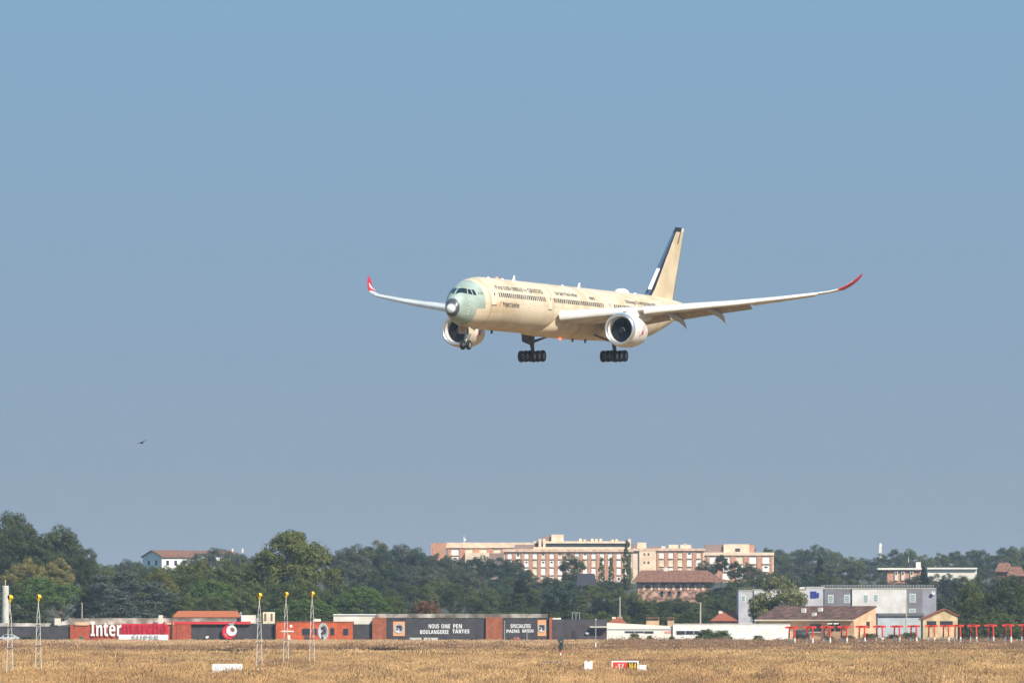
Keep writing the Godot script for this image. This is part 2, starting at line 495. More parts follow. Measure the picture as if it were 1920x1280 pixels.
		for fl in [[3.3, 11.2, 0.2], [11.6, 20.4, 0.24]]:
			wg = Geo.new()
			wg.loft(panel_rings(fl[0], fl[1], 6, side, 0.8, fl[2], 0.045, Vector2(0.03, -0.006), 24.0), true, side > 0, true, true)
			part("flap", wg, wing, M.flap_grey)
		wg = Geo.new()
		wg.loft(panel_rings(20.7, 27.6, 5, side, 0.82, 0.19, 0.02, Vector2(0.0, -0.01), 8.0), true, side > 0, true, true)
		part("aileron", wg, wing, M.wing_grey)
		for fy in [12.5, 16.8]:      # flap track fairings: drooped canoes ending in a point
			wg = Geo.new()
			var s := sec_at(wing_sections(), fy)
			var fr := []
			var fx: float = s[1] + s[2] * 0.55
			var fz: float = s[3] - s[2] * 0.06
			for q in [[-1.2, 0.02, 0.05], [0.2, 0.2, -0.1], [1.8, 0.27, -0.28], [3.2, 0.27, -0.5], [4.2, 0.21, -0.9], [4.9, 0.12, -1.3], [5.4, 0.02, -1.7]]:
				var r := PackedVector3Array()
				for j in 13:
					var a := TAU * j / 12
					r.append(pl(fx + q[0], side * (fy + cos(a) * q[1]), fz + q[2] * 0.9 + sin(a) * q[1] * 1.45))
				fr.append(r)
			wg.loft(fr, true, side > 0)
			part("flap_track_fairing", wg, wing, M.fairing_grey)
		wg = Geo.new()
		wg.loft(foil_rings(tip_sections().slice(0, 3), side), true, side > 0)
		part("wing_tip", wg, wing, M.white_gloss)
		wg = Geo.new()
		wg.loft(foil_rings(tip_sections().slice(2), side), true, side > 0, false, true)
		var wl := part("winglet", wg, wing, M.red)
		wg = Geo.new()
		var ts := tip_sections()
		emblem(wg, func(p, l):
			var s := sec_at(ts, 30.6 + p.y * 1.05)
			var t := sec_at(ts, 30.7 + p.y * 1.05)
			var dih := atan2(t[3] - s[3], t[0] - s[0])
			return pl(s[1] + s[2] * (0.95 - 0.8 * p.x), side * (s[0] - sin(dih) * (0.075 * s[2] + l)), s[3] + cos(dih) * (0.075 * s[2] + l)))
		part("winglet_emblem", wg, wl, M.white)
		# --- engine
		var ec := pl(25.9, side * 10.45, -2.42)
		var ax := pl(1, 0, -0.03).normalized()
		var eg := Geo.new()
		eg.lathe([[0.42, 1.955], [0.8, 2.02], [1.8, 2.06], [3.0, 2.0], [4.2, 1.82], [5.2, 1.58]], ec, ax, 40)
		eg.lathe([[0.3, 1.52], [0.8, 1.46], [1.5, 1.5]], ec, ax, 40, true)
		var eng := part("engine", eg, root, M.nacelle)
		eg = Geo.new()
		eg.lathe([[0.3, 1.52], [0.14, 1.57], [0.04, 1.65], [0.0, 1.73], [0.03, 1.8], [0.14, 1.88], [0.42, 1.955]], ec, ax, 40)
		part("intake_lip", eg, eng, M.lip)
		eg = Geo.new()
		eg.lathe([[5.2, 1.58], [5.0, 1.5], [4.0, 1.45], [4.0, 1.15], [5.2, 1.05], [6.6, 0.78], [6.6, 0.45], [7.6, 0.12], [7.65, 0.0]], ec, ax, 24)
		part("exhaust_nozzle", eg, eng, M.dark_metal)
		eg = Geo.new()
		eg.lathe([[1.75, 1.5], [1.8, 0.0]], ec, ax, 32)
		part("fan_backing", eg, eng, M.black)
		eg = Geo.new()
		eg.lathe([[0.62, 0.0], [0.72, 0.16], [1.0, 0.36], [1.4, 0.5], [1.7, 0.54]], ec, ax, 24)
		part("spinner", eg, eng, M.spinner)
		eg = Geo.new()
		for i in 10:
			var a0 := 0.35 * i; var a1 := 0.35 * (i + 1)
			var r0 := 0.12 + 0.022 * i
			var e := func(a, r): return ec + ax * (0.66 + (r - 0.1) * 1.25) + Vector3(cos(a), sin(a), 0) * r
			eg.quad(e.call(a0, r0), e.call(a1, r0 + 0.022), e.call(a1, r0 + 0.09), e.call(a0, r0 + 0.06))
		part("spinner_spiral", eg, eng, M.white)
		var blade := Geo.new()
		var brs := []
		for i in 6:
			var rr := lerpf(0.5, 1.47, i / 5.0)
			var tw := lerpf(0.5, 1.1, i / 5.0)
			var cw := lerpf(0.16, 0.24, i / 5.0)
			brs.append(PackedVector3Array([Vector3(-cw * sin(tw) , rr, -cw * cos(tw)), Vector3(0.02, rr, 0.02), Vector3(cw * sin(tw), rr, cw * cos(tw)), Vector3(-0.02, rr, -0.02), Vector3(-cw * sin(tw), rr, -cw * cos(tw))]))
		blade.loft(brs, true, false)
		var bm := blade.mesh(M.blade)
		for i in 22:
			var o := part("fan_blade", bm, eng)
			o.position = ec + ax * 1.45; o.rotation.z = TAU * i / 22.0
		for es in [-1.0, 1.0]:
			eg = Geo.new()
			emblem(eg, func(p, l):
				var al: float = 1.5 + p.x * 1.9
				var rr: float = 2.075 - 0.03 * maxf(0.0, al - 2.0) * al + l
				var an: float = deg_to_rad(-22.0 + p.y * 40.0)
				return ec + ax * al + Vector3(es * cos(an) * rr, sin(an) * rr, 0))
			part("emblem", eg, eng, M.red)
		eg = Geo.new()
		var s2 := sec_at(wing_sections(), 10.45)
		var pr2 := []
		for q in [[27.2, -0.5, -0.7, 0.06], [28.3, -0.3, -0.95, 0.26], [29.6, -0.12, -1.0, 0.3], [31.2, 0.1, -1.2, 0.32], [34.0, -0.1, -1.2, 0.26], [36.0, -0.25, -0.9, 0.04]]:
			pr2.append(PackedVector3Array([pl(q[0], side * 10.45 - q[3], q[2]), pl(q[0], side * 10.45 + q[3], q[2]), pl(q[0], side * 10.45 + q[3] * 0.7, q[1]), pl(q[0], side * 10.45 - q[3] * 0.7, q[1]), pl(q[0], side * 10.45 - q[3], q[2])]))
		eg.loft(pr2, true, true)
		part("pylon", eg, eng, M.white_gloss)
		# --- tailplane
		var tg := Geo.new()
		var hs := [[0.6, 63.6, 6.4, 1.35, 0.09, 0.0], [1.9, 64.3, 5.9, 1.5, 0.09, 0.0], [9.7, 70.2, 2.2, 2.35, 0.09, 0.0]]
		tg.loft(foil_rings(hs, side), true, side > 0, false, true)
		part("tailplane", tg, root, M.primer)
	# --- fin: cream panel, dark leading edge cap with one white length, dark tip
	var fin := func(g2: Geo, z0: float, z1: float, c0: float, c1: float, lift: float, n: int, caps: bool):
		var rr := []
		for i in n + 1:
			var z := lerpf(z0, z1, float(i) / n)
			var t := (z - 2.2) / 9.5
			var le := lerpf(58.9, 69.35, t) - (maxf(0.0, 0.14 - t) * 8.0)
			var te := lerpf(68.7, 72.35, t)
			var th := lerpf(1.0, 0.36, t)
			var r := PackedVector3Array()
			for j in 17:
				var a := TAU * j / 16
				var fx := lerpf(c0, c1, 0.5 - 0.5 * cos(a))
				var w := 5.0 * 0.5 * th * (0.2969 * sqrt(fx) - 0.126 * fx - 0.3516 * fx * fx + 0.2843 * fx * fx * fx - 0.1036 * fx * fx * fx * fx)
				r.append(pl(lerpf(le, te, fx) - lift * (1.0 if fx < 0.001 else 0.0), signf(sin(a)) * (w + lift) if absf(sin(a)) > 0.01 else 0.0, z))
			rr.append(r)
		g2.loft(rr, true, true, caps, caps)
	g = Geo.new(); fin.call(g, 2.2, 11.25, 0.0, 1.0, 0.0, 12, true); part("fin", g, root, M.primer_fin)
	g = Geo.new(); fin.call(g, 2.4, 11.3, 0.0, 0.2, 0.012, 12, true); part("fin_edge_strip", g, root, M.navy_black)
	g = Geo.new(); fin.call(g, 6.5, 11.0, 0.0, 0.09, 0.03, 8, true); part("fin_leading_edge", g, root, M.navy)
	g = Geo.new(); fin.call(g, 3.75, 6.45, 0.0, 0.09, 0.03, 8, true); part("fin_leading_edge", g, root, M.white)
	g = Geo.new(); fin.call(g, 2.3, 3.7, 0.0, 0.11, 0.03, 5, true); part("fin_leading_edge", g, root, M.navy)
	g = Geo.new(); fin.call(g, 11.2, 11.75, 0.02, 0.72, 0.015, 2, true); part("fin_tip", g, root, M.navy_black)
	g = Geo.new(); fin.call(g, 11.25, 11.7, 0.7, 1.0, 0.0, 2, true); part("fin_tip", g, root, M.primer_light)
	g = Geo.new(); fin.call(g, 9.7, 11.25, 0.6, 0.68, 0.02, 2, true); part("rudder_hinge_strip", g, root, M.navy_black)
	# --- nose gear
	g = Geo.new()
	g.tube(pl(4.75, 0, -2.6), pl(4.65, 0, -5.0), 0.13, 0.1, 10)
	g.tube(pl(4.65, -0.55, -5.0), pl(4.65, 0.55, -5.0), 0.07, 0.07, 8)
	var ng := part("nose_gear", g, root, M.gear_pale)
	g = Geo.new()
	g.tube(pl(4.72, 0, -4.0), pl(6.3, 0, -2.9), 0.07, 0.07, 8); g.tube(pl(4.6, 0, -4.6), pl(4.3, 0, -4.2), 0.05, 0.05, 6)
	part("drag_brace", g, ng, M.dark_metal)
	for y in [-0.38, 0.38]: wheel(ng, pl(4.65, y, -5.0), 0.56, 0.4)
	for y in [-0.62, 0.62]:
		g = Geo.new(); g.hexa([pl(4.1, y - 0.03, -3.7), pl(5.6, y - 0.03, -3.7), pl(5.6, y + 0.03, -3.7), pl(4.1, y + 0.03, -3.7), pl(3.9, y - 0.03, -2.7), pl(6.2, y - 0.03, -2.8), pl(6.2, y + 0.03, -2.8), pl(3.9, y + 0.03, -2.7)])
		part("gear_door", g, ng, M.primer)
	for q in [[-0.22, -3.55], [0.22, -3.55], [0.0, -4.15]]:
		g = Geo.new(); g.tube(pl(4.5, q[0], q[1]), pl(4.38, q[0], q[1]), 0.11, 0.13, 10)
		part("taxi_lamp", g, ng, M.rim)
	# --- main gears: six-wheel bogies
	for side in [-1.0, 1.0]:
		g = Geo.new()
		var y: float = side * 5.3
		g.tube(pl(37.0, y * 0.98, -1.1), pl(37.07, y, -4.2), 0.27, 0.25, 12)
		g.tube(pl(37.07, y, -4.2), pl(37.07, y, -5.2), 0.17, 0.17, 10)
		var mg := part("main_gear", g, root, M.gear_dark)
		g = Geo.new()
		g.tube(pl(35.6, y, -5.28), pl(38.54, y, -5.12), 0.16, 0.16, 8)
		for k in [-1, 0, 1]: g.tube(pl(37.07 + k * 1.42, y - 0.9, -5.2 + k * 0.08), pl(37.07 + k * 1.42, y + 0.9, -5.2 + k * 0.08), 0.09, 0.09, 8)
		part("bogie_beam", g, mg, M.gear_dark)
		g = Geo.new()
		g.tube(pl(37.0, y, -3.6), pl(37.0, side * 2.6, -2.6), 0.11, 0.11, 8); g.tube(pl(37.0, y, -3.4), pl(39.4, side * 3.4, -2.6), 0.1, 0.1, 8); g.tube(pl(37.3, y, -3.2), pl(37.8, y, -4.9), 0.06, 0.06, 6)
		part("side_brace", g, mg, M.gear_dark)
		for k in [-1, 0, 1]:
			for w in [-0.78, 0.78]: wheel(mg, pl(37.07 + k * 1.42, y + w, -5.2 + k * 0.08), 0.7, 0.5)
		g = Geo.new()
		var dy: float = y + side * 0.55
		g.hexa([pl(35.3, dy - 0.04, -3.5), pl(38.2, dy - 0.04, -3.9), pl(38.2, dy + 0.04, -3.9), pl(35.3, dy + 0.04, -3.5), pl(35.2, dy - 0.04 + side * 0.2, -1.2), pl(38.5, dy - 0.04 + side * 0.2, -1.2), pl(38.5, dy + 0.04 + side * 0.2, -1.2), pl(35.2, dy + 0.04 + side * 0.2, -1.2)])
		part("gear_door", g, mg, M.gear_dark)
	for q in [[34.5, -1.0, -3.3], [38.0, -1.2, -3.3], [13.0, 0.3, -3.1]]:
		g = Geo.new()
		g.hexa([pl(q[0] - 0.3, q[1] - 0.04, q[2] - 0.3), pl(q[0] + 0.15, q[1] - 0.04, q[2] - 0.3), pl(q[0] + 0.15, q[1] + 0.04, q[2] - 0.3), pl(q[0] - 0.3, q[1] + 0.04, q[2] - 0.3), pl(q[0] - 0.3, q[1] - 0.05, q[2] + 0.2), pl(q[0] + 0.3, q[1] - 0.05, q[2] + 0.2), pl(q[0] + 0.3, q[1] + 0.05, q[2] + 0.2), pl(q[0] - 0.3, q[1] + 0.05, q[2] + 0.2)])
		part("antenna", g, root, M.dark_metal)

# ---------------------------------------------------------------- land
func hill(x: float, d: float) -> float:
	var t := smoothstep(1760.0, 2900.0, d)
	var y := 15.0 * t * (1.0 + 0.12 * sin(x * 0.008 + 1.0))
	y += 6.0 * smoothstep(2900.0, 3600.0, d)
	return y
var ground_noise := FastNoiseLite.new()
func ground_y(x: float, d: float) -> float:
	return hill(x, d) + (0.1 * ground_noise.get_noise_2d(x * 2.0, d * 0.6) if d < 1580.0 else 0.0)
func build_ground():
	land("ground", [-400.0, 200.0, 480.0] + span(520.0, 1580.0, 90) + [1620.0], M.soil)
	land("hillside", [1620.0] + span(1660.0, 3800.0, 40) + [4500.0, 6000.0, 9000.0], M.undergrowth)
func land(called: String, ds: Array, mat: Material):
	var g := Geo.new()
	var rings := []
	for d in ds:
		var r := PackedVector3Array()
		for j in 61:
			var t := (j - 30) / 30.0
			var x := t * 110.0 if absf(t) < 0.85 else signf(t) * (93.5 + (absf(t) - 0.85) / 0.15 * 1900.0)
			r.append(Vector3(x, ground_y(x, d), -d))
		rings.append(r)
	g.loft(rings, false, false)
	structure(called, g, mat)

func grass_color(x: float, d: float) -> Color:
	var py := HORIZON + EYE * LENS / d
	var a := ground_noise.get_noise_2d(x * 1.3, d * 0.35)
	var b := ground_noise.get_noise_2d(x * 4.0 + 300.0, d * 1.2)
	var e := ground_noise.get_noise_2d(x * 14.0 + 50.0, d * 1.1)
	var straw := Color(0.44, 0.265, 0.12)
	var gold := Color(0.52, 0.33, 0.158)
	var brown := Color(0.2, 0.115, 0.075)
	var greenish := Color(0.3, 0.25, 0.1)
	var c := straw.lerp(gold, clampf(0.5 + a * 1.6, 0, 1))
	c = c.lerp(brown, clampf(b * 1.6 - 0.12, 0, 0.45))
	c *= 1.0 + 0.45 * e
	# tall dead weeds grow in belts across the field
	var belt := exp(-pow((py - 1220.0) / 5.5, 2.0)) * clampf(0.6 + b * 2.4, 0, 1)
	if px_of(x, d) > 1150.0: belt = maxf(belt, exp(-pow((py - 1209.0) / 6.5, 2.0)) * clampf(0.75 + b * 2.0, 0, 1))
	belt = maxf(belt, 0.55 * exp(-pow((py - 1246.0) / 3.0, 2.0)) * clampf(b * 3.0 + 0.2, 0, 1))
	c = c.lerp(Color(0.5, 0.33, 0.2), 0.7 * exp(-pow((py - 1207.0) / 5.0, 2.0)) * (1.0 if px_of(x, d) < 1150.0 else 0.0))
	c = c.lerp(brown, belt)
	c = c.lerp(greenish, 0.85 * exp(-pow((py - 1236.0) / 2.5, 2.0)) * clampf(0.1 + a * 2.5, 0, 1))
	return c
func px_of(x: float, d: float) -> float: return 960.0 + x * LENS / d

func tuft(blades: int, hmin: float, hmax: float, spread: float, width: float, head: bool) -> Geo:
	var g := Geo.new()
	for i in blades:
		var o := Vector3(rng.randfn() * spread, 0, rng.randfn() * spread)
		var h := rng.randf_range(hmin, hmax)
		var lean := Vector3(rng.randfn() * 0.16, 1, rng.randfn() * 0.16) * h
		var s := Vector3(1, 0, 0).rotated(Vector3.UP, rng.randf() * TAU) * width * rng.randf_range(0.6, 1.3)
		var k := rng.randf_range(0.86, 1.12)
		g.col = Color(k, k * rng.randf_range(0.94, 1.04), k * rng.randf_range(0.85, 1.05))
		var mid := o + lean * 0.6
		g.quad(o - s * 0.5, o + s * 0.5, mid + s * 0.4, mid - s * 0.4)
		g.tri(mid - s * 0.4, mid + s * 0.4, o + lean + Vector3(rng.randfn() * 0.08, -0.05, rng.randfn() * 0.08))
		if head and rng.randf() < 0.6:
			var t := o + lean
			var w := s.normalized() * width * 1.6
			g.quad(t - w * 0.5, t + w * 0.5, t + w * 0.3 + Vector3(0, 0.09, 0), t - w * 0.3 + Vector3(0, 0.09, 0))
	return g
func scatter(called: String, g: Geo, count: int, d0: float, d1: float, power: float, label: String, category: String, colorer: Callable, keep: Callable, size: Vector2):
	var mm := MultiMesh.new()
	mm.transform_format = MultiMesh.TRANSFORM_3D
	mm.use_colors = true
	mm.mesh = g.mesh(M.straw)
	var xf := []
	var cs := []
	while xf.size() < count:
		var d := d0 * pow(d1 / d0, pow(rng.randf(), power))
		var x := rng.randf_range(-1.12, 1.12) * 960.0 * d / LENS
		if not keep.call(x, d): continue
		var s := rng.randf_range(size.x, size.y) * clampf(1.0 + 0.9 * ground_noise.get_noise_2d(x * 9.0 - 70.0, d * 0.9), 0.55, 1.6)
		var b := Basis(Vector3.UP, rng.randf() * TAU).scaled(Vector3(s, s * rng.randf_range(0.8, 1.2), s))
		xf.append(Transform3D(b, Vector3(x, ground_y(x, d) - 0.03, -d)))
		cs.append(colorer.call(x, d))
	mm.instance_count = count
	for i in count:
		mm.set_instance_transform(i, xf[i]); mm.set_instance_color(i, cs[i])
	var o := MultiMeshInstance3D.new()
	o.name = numbered(called); o.multimesh = mm
	add_child(o)
	tag(o, label, category); o.set_meta("kind", "stuff")
func build_grass():
	rng.seed = 5
	var any := func(x, d): return not (absf(d - 775.0) < 16.0 and absf(px_of(x, d) - 1038.0) < 36.0)
	var col := func(x, d): return grass_color(x, d) * rng.randf_range(0.9, 1.1)
	var dry := "dry straw-coloured grass covering the airfield"
	for k in 3:
		scatter("dry_grass", tuft(22, 0.1, 0.3, 0.24, 0.022, true), 42000, 505.0, 1585.0, 1.0, dry, "grass", col, any, Vector2(0.8, 1.25))
	scatter("dry_grass", tuft(40, 0.1, 0.3, 0.6, 0.05, true), 36000, 900.0, 1590.0, 0.9, dry, "grass", col, any, Vector2(0.9, 1.3))
	scatter("dry_grass", tuft(26, 0.16, 0.46, 0.26, 0.022, true), 9000, 500.0, 588.0, 1.0, dry, "grass", col, any, Vector2(0.8, 1.2))
	var weed := tuft(9, 0.3, 0.7, 0.12, 0.03, true)
	scatter("dead_weed", weed, 2600, 510.0, 1300.0, 1.1, "thin dark brown dead weed stalks standing in the dry grass", "weeds", func(x, d): return Color(0.12, 0.07, 0.035) * rng.randf_range(0.7, 1.6), func(x, d): return ground_noise.get_noise_2d(x * 3.0, d) > 0.12, Vector2(0.6, 1.1))
	scatter("dead_weed", tuft(16, 0.3, 0.65, 0.4, 0.07, true), 4200, 980.0, 1560.0, 0.8, "brown weeds in belts across the far side of the field", "weeds", func(x, d): return Color(0.24, 0.14, 0.085) * rng.randf_range(0.7, 1.3), func(x, d):
		var py: float = HORIZON + EYE * LENS / d
		var b: float = ground_noise.get_noise_2d(x * 2.2 + 90.0, d * 0.7)
		return (absf(py - 1220.0) < 5.0 and b > 0.0) or (px_of(x, d) > 1130.0 and py < 1216.0 and b > -0.15), Vector2(0.8, 1.2))

# ---------------------------------------------------------------- trees
var protos := {}
func leaf(g: Geo, p: Vector3, nn: Vector3, s: float):
	var a := nn.cross(Vector3(rng.randfn(), rng.randfn(), rng.randfn())).normalized() * s
	var b := nn.cross(a).normalized() * s * rng.randf_range(0.45, 0.8)
	var k := g.vert(p - a, nn); g.vert(p + b, nn); g.vert(p + a, nn); g.vert(p - b, nn)
	g.ix.append_array(PackedInt32Array([k, k + 1, k + 2, k, k + 2, k + 3]))
func clump(g: Geo, c: Vector3, r: Vector3, count: int, s: float):
	var tone := rng.randf_range(0.7, 1.3)
	var warm := rng.randf_range(0.9, 1.12)
	for i in count:
		var d := Vector3(rng.randfn(), rng.randfn() + 0.25, rng.randfn()).normalized()
		var q := c + d * r * rng.randf_range(0.62, 1.08)
		var nn := (d * 1.1 + Vector3(rng.randfn(), rng.randfn(), rng.randfn()) * 0.4).normalized()
		var k := tone * rng.randf_range(0.8, 1.2)
		g.col = Color(k * warm, k, k * 0.95)
		leaf(g, q, nn, s * rng.randf_range(0.7, 1.35))
func make_tree(kind: String, variant: int):
	# one metre tall, one metre wide: scaled where it is planted
	rng.seed = hash(kind) + variant * 77
	var g := Geo.new()
	var lob := FastNoiseLite.new()
	lob.seed = variant * 13 + kind.length(); lob.frequency = 1.0
	var tr := Geo.new()
	if kind == "broad":
		var skew := Vector3(rng.randfn() * 0.05, 0, rng.randfn() * 0.05)
		for i in 92:
			var d := Vector3(rng.randfn(), rng.randfn() * 0.9 + 0.15, rng.randfn()).normalized()
			var r := 0.36 * (1.0 + 0.55 * lob.get_noise_3dv(d * 1.6)) * (1.0 if rng.randf() < 0.8 else 0.6)
			var c := Vector3(0, 0.56, 0) + skew + Vector3(d.x * r, d.y * r * 1.0, d.z * r)
			var s := rng.randf_range(0.07, 0.14)
			clump(g, c, Vector3(s, s * 0.72, s), int(60 + s * 800), 0.0145)
	elif kind == "tall":     # a heavy crown, broad below, domed above
		for i in 300:
			var t := rng.randf()
			var an := rng.randf() * TAU
			var w := 0.43 * pow(sin(PI * lerpf(0.3, 0.97, t)), 0.7) * (1.0 + 0.3 * lob.get_noise_3d(cos(an) * 1.3, t * 3.0, sin(an) * 1.3))
			var rr := w * (1.0 if rng.randf() < 0.65 else rng.randf_range(0.2, 0.7))
			var s := rng.randf_range(0.06, 0.105)
			clump(g, Vector3(cos(an) * rr, 0.1 + 0.82 * t, sin(an) * rr), Vector3(s, s * 0.68, s), 135, 0.0105)
	elif kind == "pine":     # umbrella: a flattened dome
		for i in 105:
			var an := rng.randf() * TAU
			var rr := sqrt(rng.randf()) * 0.45
			var top := 0.93 - 0.48 * pow(rr / 0.5, 2.4) + 0.05 * lob.get_noise_2d(cos(an) * rr * 8.0, sin(an) * rr * 8.0)
			var y := top - (0.0 if rng.randf() < 0.75 else rng.randf() * 0.25)
			var s := rng.randf_range(0.055, 0.095)
			clump(g, Vector3(cos(an) * rr, y, sin(an) * rr), Vector3(s, s * 0.7, s), 100, 0.0115)
	elif kind == "cedar":    # dark, in uneven level plates
		for lv in 9:
			var y := 0.16 + 0.8 * lv / 8.5
			var w := 0.47 * (1.0 - pow(lv / 9.5, 1.7)) + 0.03
			for i in int(8 + 26 * w / 0.47):
				var an := rng.randf() * TAU
				var rr := w * pow(rng.randf(), 0.45) * (0.85 + 0.4 * lob.get_noise_2d(an, lv * 3.0))
				var s := rng.randf_range(0.06, 0.1)
				clump(g, Vector3(cos(an) * rr, y - rr * 0.12 + rng.randfn() * 0.02, sin(an) * rr), Vector3(s, s * 0.4, s), 60, 0.0125)
	elif kind == "column":   # poplar or cypress
		for i in 110:
			var t := rng.randf()
			var an := rng.randf() * TAU
			var w := 0.4 * pow(sin(PI * lerpf(0.12, 0.985, pow(t, 0.8))), 0.65) * (1.0 + 0.5 * lob.get_noise_2d(an, t * 5.0))
			var rr := w * sqrt(rng.randf())
			clump(g, Vector3(cos(an) * rr, 0.06 + 0.92 * t, sin(an) * rr), Vector3(0.13, 0.028, 0.13), 46, 0.024)
	elif kind == "bush":
		for i in 130:
			var d := Vector3(rng.randfn(), absf(rng.randfn()), rng.randfn()).normalized()
			var r := 0.38 * (1.0 + 0.6 * lob.get_noise_3dv(d * 2.0))
			clump(g, Vector3(d.x * r, 0.08 + d.y * r * 1.9, d.z * r), Vector3(0.1, 0.13, 0.1), 60, 0.022)
	# trunk and limbs
	var th := {"broad": 0.5, "tall": 0.6, "pine": 0.72, "cedar": 0.85, "column": 0.8, "bush": 0.3}
	var h: float = th[kind]
	tr.tube(Vector3.ZERO, Vector3(0.01, h * 0.5, 0), 0.03, 0.022, 7, false); tr.tube(Vector3(0.01, h * 0.5, 0), Vector3(0, h, 0.01), 0.022, 0.008, 7, false)
	if kind != "column":
		for i in 6:
			var a := TAU * i / 6.0 + rng.randf()
			var y0 := h * rng.randf_range(0.4, 0.8)
			tr.tube(Vector3(0, y0, 0), Vector3(cos(a) * 0.25, minf(y0 + rng.randf_range(0.08, 0.22), 0.85), sin(a) * 0.25), 0.014, 0.005, 5, false)
	protos[kind + str(variant)] = [g.mesh(M.leaf_dark), tr.mesh(M.bark)]
func plant(kind: String, px: float, top: float, wide: float, d: float, leafs: String, called: String, label: String, category := "tree", group := "", sink := 0.0):
	var x := px_x(px, d)
	var y0 := ground_y(x, d) - sink
	var ht := px_y(top, d) - y0
	var w := wide * d / LENS / 0.92
	var nv: int = {"broad": 4, "pine": 2, "cedar": 2, "column": 2}.get(kind, 1)
	var key := kind + str(rng.randi() % nv)
	var o := thing(called, Vector3(x, y0, -d), label, category, group, rng.randf() * TAU)
	var c := part("crown", protos[key][0], o)
	var t := part("trunk", protos[key][1], o)
	var hc := ht if kind != "broad" else minf(ht, w * 1.2)
	c.scale = Vector3(w, hc, w); c.position.y = ht - hc; t.scale = Vector3(minf(w, ht), ht, minf(w, ht))
	c.set_surface_override_material(0, M[leafs])
func skyline(px: float, pts: Array) -> float:
	if px <= pts[0][0]: return pts[0][1]
	for i in pts.size() - 1:
		if px <= pts[i + 1][0]: return lerpf(pts[i][1], pts[i + 1][1], (px - pts[i][0]) / (pts[i + 1][0] - pts[i][0]))
	return pts[-1][1]
func wood(d: float, x0: float, x1: float, step: float, wide: float, line: Array, kinds: Array, leafs: Array, called: String, label: String, jit := 6.0, dj := 60.0):
	var px := x0
	while px <= x1:
		var w := wide * rng.randf_range(0.8, 1.3)
		plant(kinds[rng.randi() % kinds.size()], px, skyline(px, line) + rng.randf_range(-0.3, 1.0) * jit, w, d + rng.randf_range(-dj, dj), leafs[rng.randi() % leafs.size()], called, label, "tree", label.replace("tree ", "trees "))
		px += step * rng.randf_range(0.75, 1.25)
func build_trees():
	rng.seed = 21
	# far ridge
	wood(3500, -20, 640, 34, 46, [[0, 1070], [235, 1058], [330, 1046], [470, 1042], [640, 1034]], ["broad"], ["leaf_dark", "leaf_mid"], "ridge_tree", "hazy green tree on the far ridge behind the white house", 8)
	wood(3500, 640, 1420, 46, 56, [[640, 1034], [800, 1046], [1000, 1060], [1420, 1052]], ["broad"], ["leaf_dark", "leaf_mid"], "ridge_tree", "hazy green tree on the far ridge behind the apartments", 8)
	wood(3400, 1412, 1940, 25, 42, [[1412, 1024], [1440, 1024], [1470, 1036], [1495, 1036], [1512, 1022], [1545, 1020], [1562, 1032], [1600, 1040], [1622, 1044], [1655, 1036], [1690, 1030], [1745, 1038], [1790, 1032], [1850, 1030], [1890, 1026], [1940, 1030]], ["broad"], ["leaf_dark", "leaf_dark", "leaf_mid"], "ridge_tree", "hazy dark green tree along the far ridge behind the hotel", 5)
	wood(3000, 1440, 1940, 27, 44, [[1440, 1048], [1520, 1050], [1640, 1056], [1700, 1062], [1780, 1058], [1860, 1050], [1940, 1052]], ["broad"], ["leaf_grey", "leaf_dark", "leaf_mid"], "slope_tree", "grey-green tree on the slope beneath the far ridge", 10)
	# white house knoll on the left
	wood(2750, 235, 480, 30, 44, [[235, 1050], [250, 1052], [280, 1066], [345, 1066], [365, 1044], [410, 1032], [445, 1036], [480, 1046]], ["broad"], ["leaf_grey", "leaf_dark"], "knoll_tree", "grey-green tree beside the white hillside house", 4, 30)
	for q in [[372, 1040, 44], [402, 1030, 54], [432, 1036, 46], [456, 1044, 40]]:
		plant("broad", q[0], q[1], q[2], 2620, "leaf_grey", "knoll_tree", "grey-green tree hiding the long brown roof", "tree", "trees hiding the long brown roof")
	for q in [[262, 1054, 30], [284, 1062, 34], [312, 1062, 30], [338, 1058, 34], [352, 1050, 30]]:
		plant("broad", q[0], q[1], q[2], 2560, "leaf_mid", "knoll_tree", "green tree before the foot of the white hillside house", "tree", "trees before the hillside house")
	# wood left of and below the apartments
	wood(2560, 640, 1000, 24, 50, [[640, 1026], [660, 1020], [700, 1026], [735, 1024], [770, 1022], [800, 1036], [850, 1048], [920, 1044], [960, 1050], [990, 1068], [1000, 1080]], ["broad"], ["leaf_blue", "leaf_dark", "leaf_blue", "leaf_grey"], "wood_tree", "blue-green tree in the dense wood climbing to the apartments", 5)
	plant("broad", 706, 1016, 58, 2600, "leaf_olive", "wood_tree", "olive-tinted round tree topping the dense wood", "tree")
	wood(2330, 640, 1010, 30, 56, [[640, 1052], [760, 1056], [900, 1072], [1010, 1096]], ["broad"], ["leaf_blue", "leaf_grey", "leaf_dark"], "wood_tree", "dark blue-green tree halfway down the dense wood", 14)
	wood(2120, 640, 1010, 32, 56, [[640, 1086], [820, 1088], [1010, 1100]], ["broad"], ["leaf_blue", "leaf_dark", "leaf_mid"], "wood_tree", "green tree at the foot of the dense wood", 16)
	# trees in front of the apartments
	wood(2480, 1000, 1190, 27, 40, [[1000, 1086], [1040, 1082], [1100, 1088], [1190, 1080]], ["broad"], ["leaf_blue", "leaf_dark"], "park_tree", "dark tree before the foot of the long apartment block", 6)
	plant("broad", 1074, 1040, 50, 2500, "leaf_dark", "park_tree", "rounded dark tree standing tall against the long apartment block")
	for q in [[1128, 1044, 15], [1146, 1044, 13]]:
		plant("column", q[0], q[1], q[2], 2520, "leaf_mid", "poplar", "slim poplar against the apartment facade beside the tall one", "tree", "slim poplars before the apartments")
